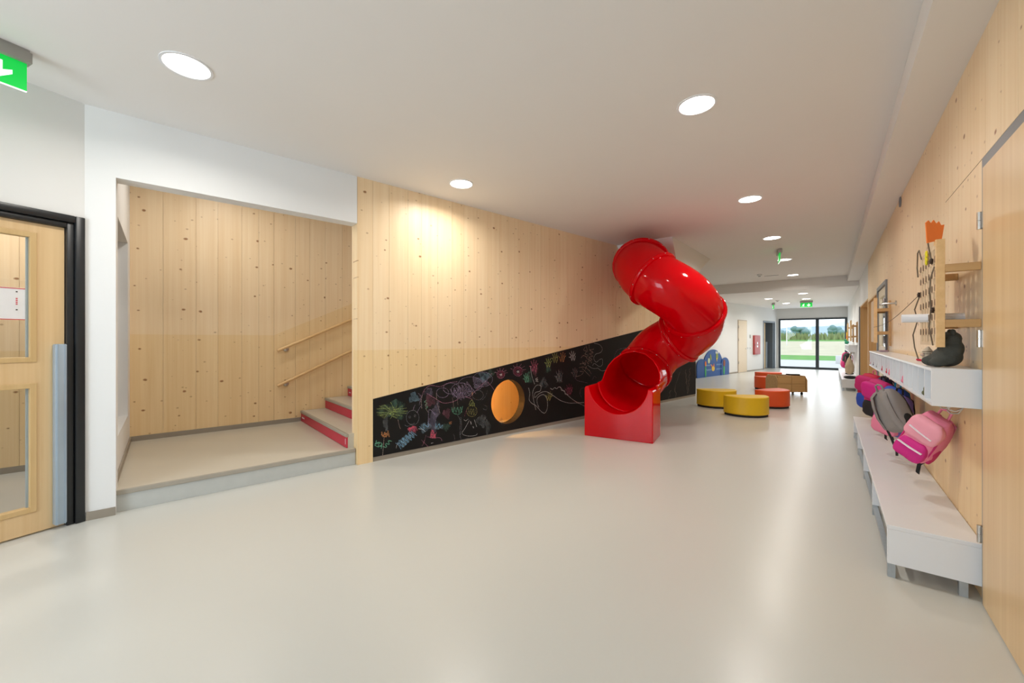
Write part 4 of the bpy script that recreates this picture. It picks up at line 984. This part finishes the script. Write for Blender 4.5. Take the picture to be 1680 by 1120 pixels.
for d in ((-.3, -.25, .06, .22, .01, 2.05), (-.3, -.25, .80, 1.02, .01, 2.05), (-.3, -.25, .22, .80, .01, .22), (-.3, -.25, .22, .80, 1.0, 1.18), (-.3, -.25, .22, .80, 1.92, 2.05)): box(bm, *d)
l7 = ob('leaf', bm, M_DOOR, d7)
for z0, z1 in ((.22, 1.0), (1.18, 1.92)): bxo('glass_pane', (-.28, -.272, .22, .80, z0, z1), mat('olive_glass', (.12, .11, .05), .08), l7)
bxo('finger_guard', (-.25, -.20, 1.02, 1.12, .02, 1.2), M_ALU, d7)
# mural board
mu = thing('mural_board', 'blue arched sea mural with fish and weeds against the far white wall', 'mural', fwp(.004, 6.55, 0), -FA)
def arch(c, w_, h_, n=20): return [(c-w_/2, 0), (c+w_/2, 0)] + [(c+w_/2*cos(pi*k/n), h_-w_/2*.75+w_/2*.75*sin(pi*k/n)) for k in range(n+1)]
M_SEA = mat('mural_blue', (.006, .075, .30), .5, var=.15, scale=6)
ob('sea_panel', prism(nb(), arch(0, 1.5, .95), 'x', .0, .03), M_SEA, mu)
for sgn in (-1, 1): ob('side_panel', prism(nb(), arch(sgn*.93, .66, .64), 'x', .031, .05), M_SEA, mu)
def paint(name, pts, col, s0=.052):
    b = nb(); prism(b, pts, 'x', s0, s0+.004); return ob(name, b, mat('mural_'+col, {'lightblue': (.35, .6, .75), 'yellow': (.75, .5, .05), 'orange': (.75, .2, .03), 'green': (.05, .35, .12), 'olive': (.25, .32, .06), 'brown': (.25, .07, .03), 'pale': (.6, .7, .45), 'white': (.75, .75, .7)}[col], .6), mu)
def elp(c, z, a, h_, n=14, rot=0): return [(c+a*cos(2*pi*k/n)*cos(rot)-h_*sin(2*pi*k/n)*sin(rot), z+a*cos(2*pi*k/n)*sin(rot)+h_*sin(2*pi*k/n)*cos(rot)) for k in range(n)]
for z in (.22, .38):
    b = nb()
    for c0 in (-.62, -.42, .18, .40): strip(b, [(.0525, c0+k*.05, z+(.05 if k % 2 else 0)) for k in range(5)], .016, (1, 0, 0))
    ob('wave_line', b, mat('mural_lightblue', (.35, .6, .75), .6), mu)
paint('fish_body', elp(-.03, .27, .12, .09), 'yellow', .031); paint('fish_tail', [(-.12, .30), (-.24, .44), (-.10, .40)], 'orange', .032); paint('fish_fin', [(-.04, .34), (.02, .46), (.06, .33)], 'orange', .033)
paint('weed_stem', elp(-.66, .2, .06, .2), 'green', .053); paint('weed_flower', elp(-.66, .47, .06, .09), 'orange', .054); paint('weed_stem', elp(.80, .2, .07, .2), 'green', .053); paint('weed_flower', elp(.82, .44, .09, .13), 'brown', .054)
paint('bubble', elp(-.36, .56, .08, .1), 'pale', .031); paint('creature_eye', elp(.20, .84, .05, .05), 'white', .034); paint('creature_eye', elp(.34, .84, .05, .05), 'white', .034); paint('creature_body', elp(.27, .70, .09, .12), 'olive', .033); paint('creature_leg', [(.20, .64), (.25, .50), (.30, .64)], 'yellow', .0335); paint('weed_leaf', elp(-.22, .68, .05, .12, rot=.3), 'olive', .032)

# ------------------------------------------------------------------ end wall with glazing
we = thing('wall_end', 'white end wall framing the large corridor window', 'wall', (0, YE, 0), 0, kind='structure')
WX0, WX1, WT = -1.83, .575, 2.25
bxo('wall_top', (-2.6, 1.0, 0, .3, WT, HC), M_WHITE, we); bxo('wall_side', (-2.6, WX0, 0, .3, 0, WT), M_WHITE, we); bxo('wall_side', (WX1, 1.0, 0, .3, 0, WT), M_WHITE, we)
wi = thing('window_2', 'large two-part dark framed window at the corridor end', 'window', (0, YE, 0), 0, kind='structure')
f_ = .07
bm = nb(); box(bm, WX0, WX0+f_, -.03, .08, 0, WT); box(bm, WX1-f_, WX1, -.03, .08, 0, WT); box(bm, WX0+f_, WX1-f_, -.03, .08, WT-f_, WT); box(bm, WX0+f_, WX1-f_, -.03, .08, 0, .09)
ob('frame', bm, M_ANTHRA, wi)
MX = -.42
bxo('mullion', (MX-.06, MX+.06, -.035, .08, .09, WT-f_), M_ANTHRA, wi)
bxo('glass_pane', (WX0+f_, MX-.06, .02, .03, .09, WT-f_), M_GLASS, wi); bxo('glass_pane', (MX+.06, WX1-f_, .02, .03, .09, WT-f_), M_GLASS, wi)
# back wall behind the camera, with an unseen window added for daylight
wk = thing('wall_back', 'white wall around the added window at the near end of the corridor', 'wall', (0, YB, 0), 0, kind='structure')
for d in ((-3.9, 1.0, -.2, 0, 2.6, HC), (-3.9, 1.0, -.2, 0, 0, .3), (-3.9, -3.6, -.2, 0, .3, 2.6), (-1.27, 1.0, -.2, 0, .3, 2.6)): bxo('wall_section', d, M_WHITE, wk)
wz = thing('added_window', 'unseen dark framed window added for daylight at the near end of the corridor', 'window', (0, YB, 0), 0, kind='structure')
bm = nb()
for x in (-3.6, -2.47, -1.33): box(bm, x, x+.06, -.12, -.05, .3, 2.6)
box(bm, -3.54, -1.27, -.12, -.05, .3, .36); box(bm, -3.54, -1.27, -.12, -.05, 2.54, 2.6); ob('frame', bm, M_ANTHRA, wz)
for x in (-3.54, -2.41): bxo('glass_pane', (x, x+1.06, -.09, -.08, .36, 2.54), M_GLASS, wz)

# ------------------------------------------------------------------ ceiling fittings
def downlight(lab, x, y, z, w, grp, r=.118):
    t = thing('downlight', lab, 'downlight', (x, y, z), 0, grp)
    b = nb(); n = 40
    rows = [[b.verts.new((rr*cos(2*pi*k/n), rr*sin(2*pi*k/n), zz)) for k in range(n)] for rr, zz in ((r+.014, -.0005), (r+.014, -.005), (r, -.006), (r-.004, -.001))]
    for ra, rb in zip(rows, rows[1:]):
        for k in range(n): b.faces.new((ra[k], ra[(k+1) % n], rb[(k+1) % n], rb[k]))
    ob('trim_ring', b, M_LACQ, t, 40)
    b = nb(); b.faces.new([b.verts.new((r*.985*cos(2*pi*k/n), r*.985*sin(2*pi*k/n), -.002)) for k in range(n)]); ob('diffuser', b, M_LAMP, t)
    l = area('downlight_lamp', (0, 0, -.012), (0, 0, 0), r*1.9, r*1.9, w, (1.0, .95, .88), 'DISK', 160); l.parent = t
    return t
LW_ = 17
gm, gl, gf_ = 'main corridor downlights', 'downlights by the stair wall', 'downlights in the lower far ceiling'
downlight('round downlight in front of the white pillar, upper left', -3.11, .68, HC, LW_, gl)
downlight('round downlight close to the wooden slide wall', -3.13, 3.05, HC, LW_, gl)
for y, lab in ((3.08, 'large bright downlight above the middle of the floor'), (5.54, 'downlight second along the corridor row'), (7.88, 'downlight third along the corridor row'), (10.19, 'downlight beside the hanging sign, fourth in the row'), (12.74, 'downlight just before the ceiling drop, last in the row')):
    downlight(lab, -.75, y, HC, LW_, gm)
for x, y, lab in ((-.63, 14.95, 'nearest downlight in the lower far ceiling'), (-1.64, 16.2, 'left downlight in the lower far ceiling'), (-.63, 17.0, 'downlight above the far exit sign'), (-1.31, 18.6, 'farthest downlight near the end window')):
    downlight(lab, x, y, HF, LW_*1.2, gf_)
np_ = W(-1.0, -.95, 3.3); downlight('unseen downlight added in the stair niche ceiling', np_.x, np_.y, 3.3, 13, 'added stair downlights')  # lamp out of view, added to match the brightness of the niche
np_ = W(-1.0, 2.2, 3.3); downlight('unseen downlight added above the stair flight behind the wall', np_.x, np_.y, 3.3, 9, 'added stair downlights')  # second unseen lamp, added for brightness over the steps
lq = W(-1.15, -2.75, HC); downlight('unseen downlight added in the lobby behind the glazed door', lq.x, lq.y, HC, 18, 'added lobby downlights')  # added out of view to brighten the lobby behind the panes
M_EXIT = mat('exit_green', (.0, .45, .06), .4, emit=(.0, .72, .07), estr=.6); M_EXITW = mat('exit_white', (.9, .95, .9), .4, emit=(.9, 1, .95), estr=1.0); M_HOUS = mat('sign_housing', (.36, .35, .32), .5)
def exit_sign(lab, loc, rz, L_=.36, pict=True):
    t = thing('exit_sign', lab, 'exit sign', loc, rz)      # local y along the sign, x faces the viewer
    b = nb(); box(b, -.035, .035, -L_, .015, -.075, -.014, bev=.003); box(b, -.03, .03, -L_+.01, .005, -.014, -.0005); ob('housing', b, M_HOUS, t, 30)
    pn = bxo('panel', (-.006, .006, -L_+.012, 0, -.235, -.075), M_EXIT, t)
    bxo('edge_glow', (-.0055, .0065, -L_+.012, 0, -.239, -.235), M_EXITW, t)
    for sx in (.0062, -.0072):
        b = nb(); y0 = -.105
        prism(b, [(y0-.012, -.205+.045), (y0-.012, -.108), (y0+.014, -.108), (y0+.014, -.205+.045), (y0+.050, -.205+.062), (y0+.050, -.205+.038), (y0+.001, -.205-.002), (y0-.048, -.205+.038), (y0-.048, -.205+.062)], 'x', sx, sx+.001); ob('arrow', b, M_EXITW, pn)
        if pict:
            b = nb(); y1 = -.26; ell(b, (sx, y1+.02, -.118), (.001, .012, .012), 10, 6); strip(b, [(sx+.0006, y1+.01, -.135), (sx+.0006, y1-.008, -.17)], .022, (1, 0, 0)); strip(b, [(sx+.0006, y1-.008, -.168), (sx+.0006, y1+.02, -.185), (sx+.0006, y1+.012, -.215)], .012, (1, 0, 0)); strip(b, [(sx+.0006, y1-.01, -.168), (sx+.0006, y1-.02, -.195), (sx+.0006, y1-.05, -.2)], .012, (1, 0, 0)); strip(b, [(sx+.0006, y1+.03, -.16), (sx+.0006, y1+.01, -.14), (sx+.0006, y1-.03, -.15)], .009, (1, 0, 0)); ob('running_figure', b, M_EXITW, pn)
    return t
exit_sign('green exit sign with white down arrow hanging from the ceiling at upper left', (-3.69, .06, HC), R(14))
exit_sign('small green exit sign facing the corridor before the end window', (-.48, 17.8, HF), R(-90), L_=.36)
exit_sign('green exit sign seen edge-on near the far left wall', (-1.72, 18.3, HF), R(14), L_=.3, pict=False)
em = exit_sign('exit sign hanging edge-on between the corridor downlights', (-.77, 9.2, HC), R(9), L_=.34, pict=False)
def detector(lab, x, y, z):
    t = thing('smoke_detector', lab, 'detector', (x, y, z)); b = nb(); tube(b, [(0, 0, -.0005), (0, 0, -.02), (0, 0, -.045)], [.06, .06, .04], 20); ob('body', b, M_LACQ, t, 40); b = nb(); tube(b, [(0, 0, -.045), (0, 0, -.055)], [.03, .026], 16); ob('grille', b, M_GREYFRAME, t, 40)
detector('smoke detector on the main ceiling near the drop', -1.42, 12.09, HC); detector('smoke detector on the lower far ceiling', -1.45, 17.0, HF)
t = thing('ceiling_slot', 'short slim black slot fitting on the ceiling beside the detector', 'ceiling fitting', (-1.2, 12.5, HC)); bxo('slot', (-.16, .16, -.012, .012, -.006, -.0005), M_GREYFRAME, t)

# ------------------------------------------------------------------ outdoors beyond the end window
M_PAVE = mat('terrace_paving', (.50, .50, .50), .8, var=.05, scale=2); M_GRASS = mat('lawn_green', (.10, .30, .05), .9, var=.35, scale=1.5, bump=.5); M_FIELD = mat('dry_field', (.50, .47, .34), .95, var=.2, scale=.6)
def ground(name, y0, y1, z, m, lab, cat, w0=-70, w1=70):
    tag(ob(name, box(nb(), w0, w1, y0, y1, z-.3, z), m), lab, cat, kind='structure')
ground('terrace', 22.32, 33, -.06, M_PAVE, 'pale paved terrace outside the end window', 'paving'); ground('lawn', 33, 43, -.06, M_GRASS, 'green lawn strip beyond the terrace', 'lawn')
FZ = lambda y: -.06 + 1.42*max(0, y-43)/45          # the field climbs gently towards the corn
tag(ob('field', prism(nb(), [(43, -.5), (78, -.5), (78, FZ(78)), (43, FZ(43))], 'x', -120, 120), M_FIELD), 'pale dry field rising to the corn', 'field', kind='structure')
tag(ob('meadow', prism(nb(), [(78, -.5), (420, -.5), (420, FZ(90)), (90, FZ(90)), (78, FZ(78))], 'x', -300, 300), M_GRASS), 'green strip of meadow in front of the corn', 'meadow', kind='structure')
b = nb(); rn = random.Random(5)
for k in range(2600):
    x = rn.uniform(-55, 45); y = rn.uniform(84, 90); h_ = FZ(y) + rn.uniform(.85, 1.35); w_ = rn.uniform(.12, .3); zb_ = FZ(y)-.02
    v0 = [b.verts.new((x-w_, y, zb_)), b.verts.new((x+w_, y+rn.uniform(-.2, .2), zb_)), b.verts.new((x+rn.uniform(-.2, .2), y, h_)), b.verts.new((x, y+w_, zb_))]
    for f in ((0, 1, 2), (1, 3, 2), (3, 0, 2)): b.faces.new([v0[i] for i in f])
tag(ob('corn', b, mat('corn_green', (.26, .30, .13), .9, var=.4, scale=.8)), 'band of tall green corn at the far edge of the field', 'corn', kind='stuff')
def tree(x, y, h_, r, lab):
    t = thing('tree', lab, 'tree', (x, y, FZ(90)), 0, 'trees beyond the corn')
    b = nb(); cyl(b, (0, 0, 0), (0, 0, h_*.6), r*.1, 8, r*.05); ob('trunk', b, mat('bark', (.12, .09, .06), .9), t, 60)
    b = nb(); rr = random.Random(int(x*10)+9)
    for k in range(9): ell(b, (rr.uniform(-.6, .6)*r, rr.uniform(-.4, .4)*r, h_*rr.uniform(.4, .8)), (r*rr.uniform(.4, .6), r*.5, h_*rr.uniform(.16, .26)), 10, 7)
    for v_ in b.verts: v_.co += Vector((noise.noise(v_.co*1.1), 0, noise.noise(v_.co*1.3+Vector((5, 0, 0)))))*r*.12
    ob('crown', b, mat('tree_haze_green', (.20, .31, .32), .9, var=.3, scale=.4), t, 60)  # haze is put into the crown colour, paler and bluer than leaves
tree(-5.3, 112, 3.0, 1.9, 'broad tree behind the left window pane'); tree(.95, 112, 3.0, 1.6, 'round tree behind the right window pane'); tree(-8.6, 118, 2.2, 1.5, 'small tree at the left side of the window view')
def ridge(name, y, x0, x1, hf, m, lab):
    b = nb(); n = 60; top = []; bot = []
    for k in range(n+1):
        x = x0+(x1-x0)*k/n; z = hf(x); top.append(b.verts.new((x, y+30, z))); bot.append(b.verts.new((x, y, -.1)))
    bk = [b.verts.new((v_.co.x, y+120, -.1)) for v_ in bot]
    for k in range(n): b.faces.new((bot[k], bot[k+1], top[k+1], top[k])); b.faces.new((top[k], top[k+1], bk[k+1], bk[k]))
    tag(ob(name, b, m, smooth=60), lab, 'hills', kind='structure')
ridge('hill_near', 300, -200, 200, lambda x: 10.0 + 1.8*noise.noise((x*.05, 1, 0)) + 1.2*noise.noise((x*.2, 2, 0)) - (3.0 if x > 0 else 0)*min(1, max(0, x)/20), mat('hill_haze_blue', (.34, .45, .56), 1.0, var=.15, scale=.05), 'low wooded hill coloured hazy blue behind the field')  # distance haze is mixed into this hill's base colour
ridge('hill_far', 480, -300, 400, lambda x: 12 + 9*math.exp(-((x-25)/28)**2) + 1.2*noise.noise((x*.03, 4, 0)), mat('hill_haze_pale', (.55, .65, .74), 1.0, var=.08, scale=.03), 'distant mountain coloured pale for haze behind the near hill')  # paler still: stronger haze carried by the material colour
kb = ob('concrete_block', box(nb(), -.35, .35, -.2, .2, 0, .45, bev=.02), mat('pale_concrete', (.6, .6, .6), .8), smooth=40, mtx=Matrix.Translation((.62, 29.5, -.06))); tag(kb, 'white concrete block standing on the terrace', 'block')
po_ = ob('lamp_pole', tube(nb(), [(0, 0, 0), (0, 0, 3.6)], .05, 10), mat('pale_pole', (.75, .75, .75), .6), smooth=40, mtx=Matrix.Translation((-4.3, 62, -.06))); tag(po_, 'slim white pole standing in the field', 'pole')
bpy.context.view_layer.update()
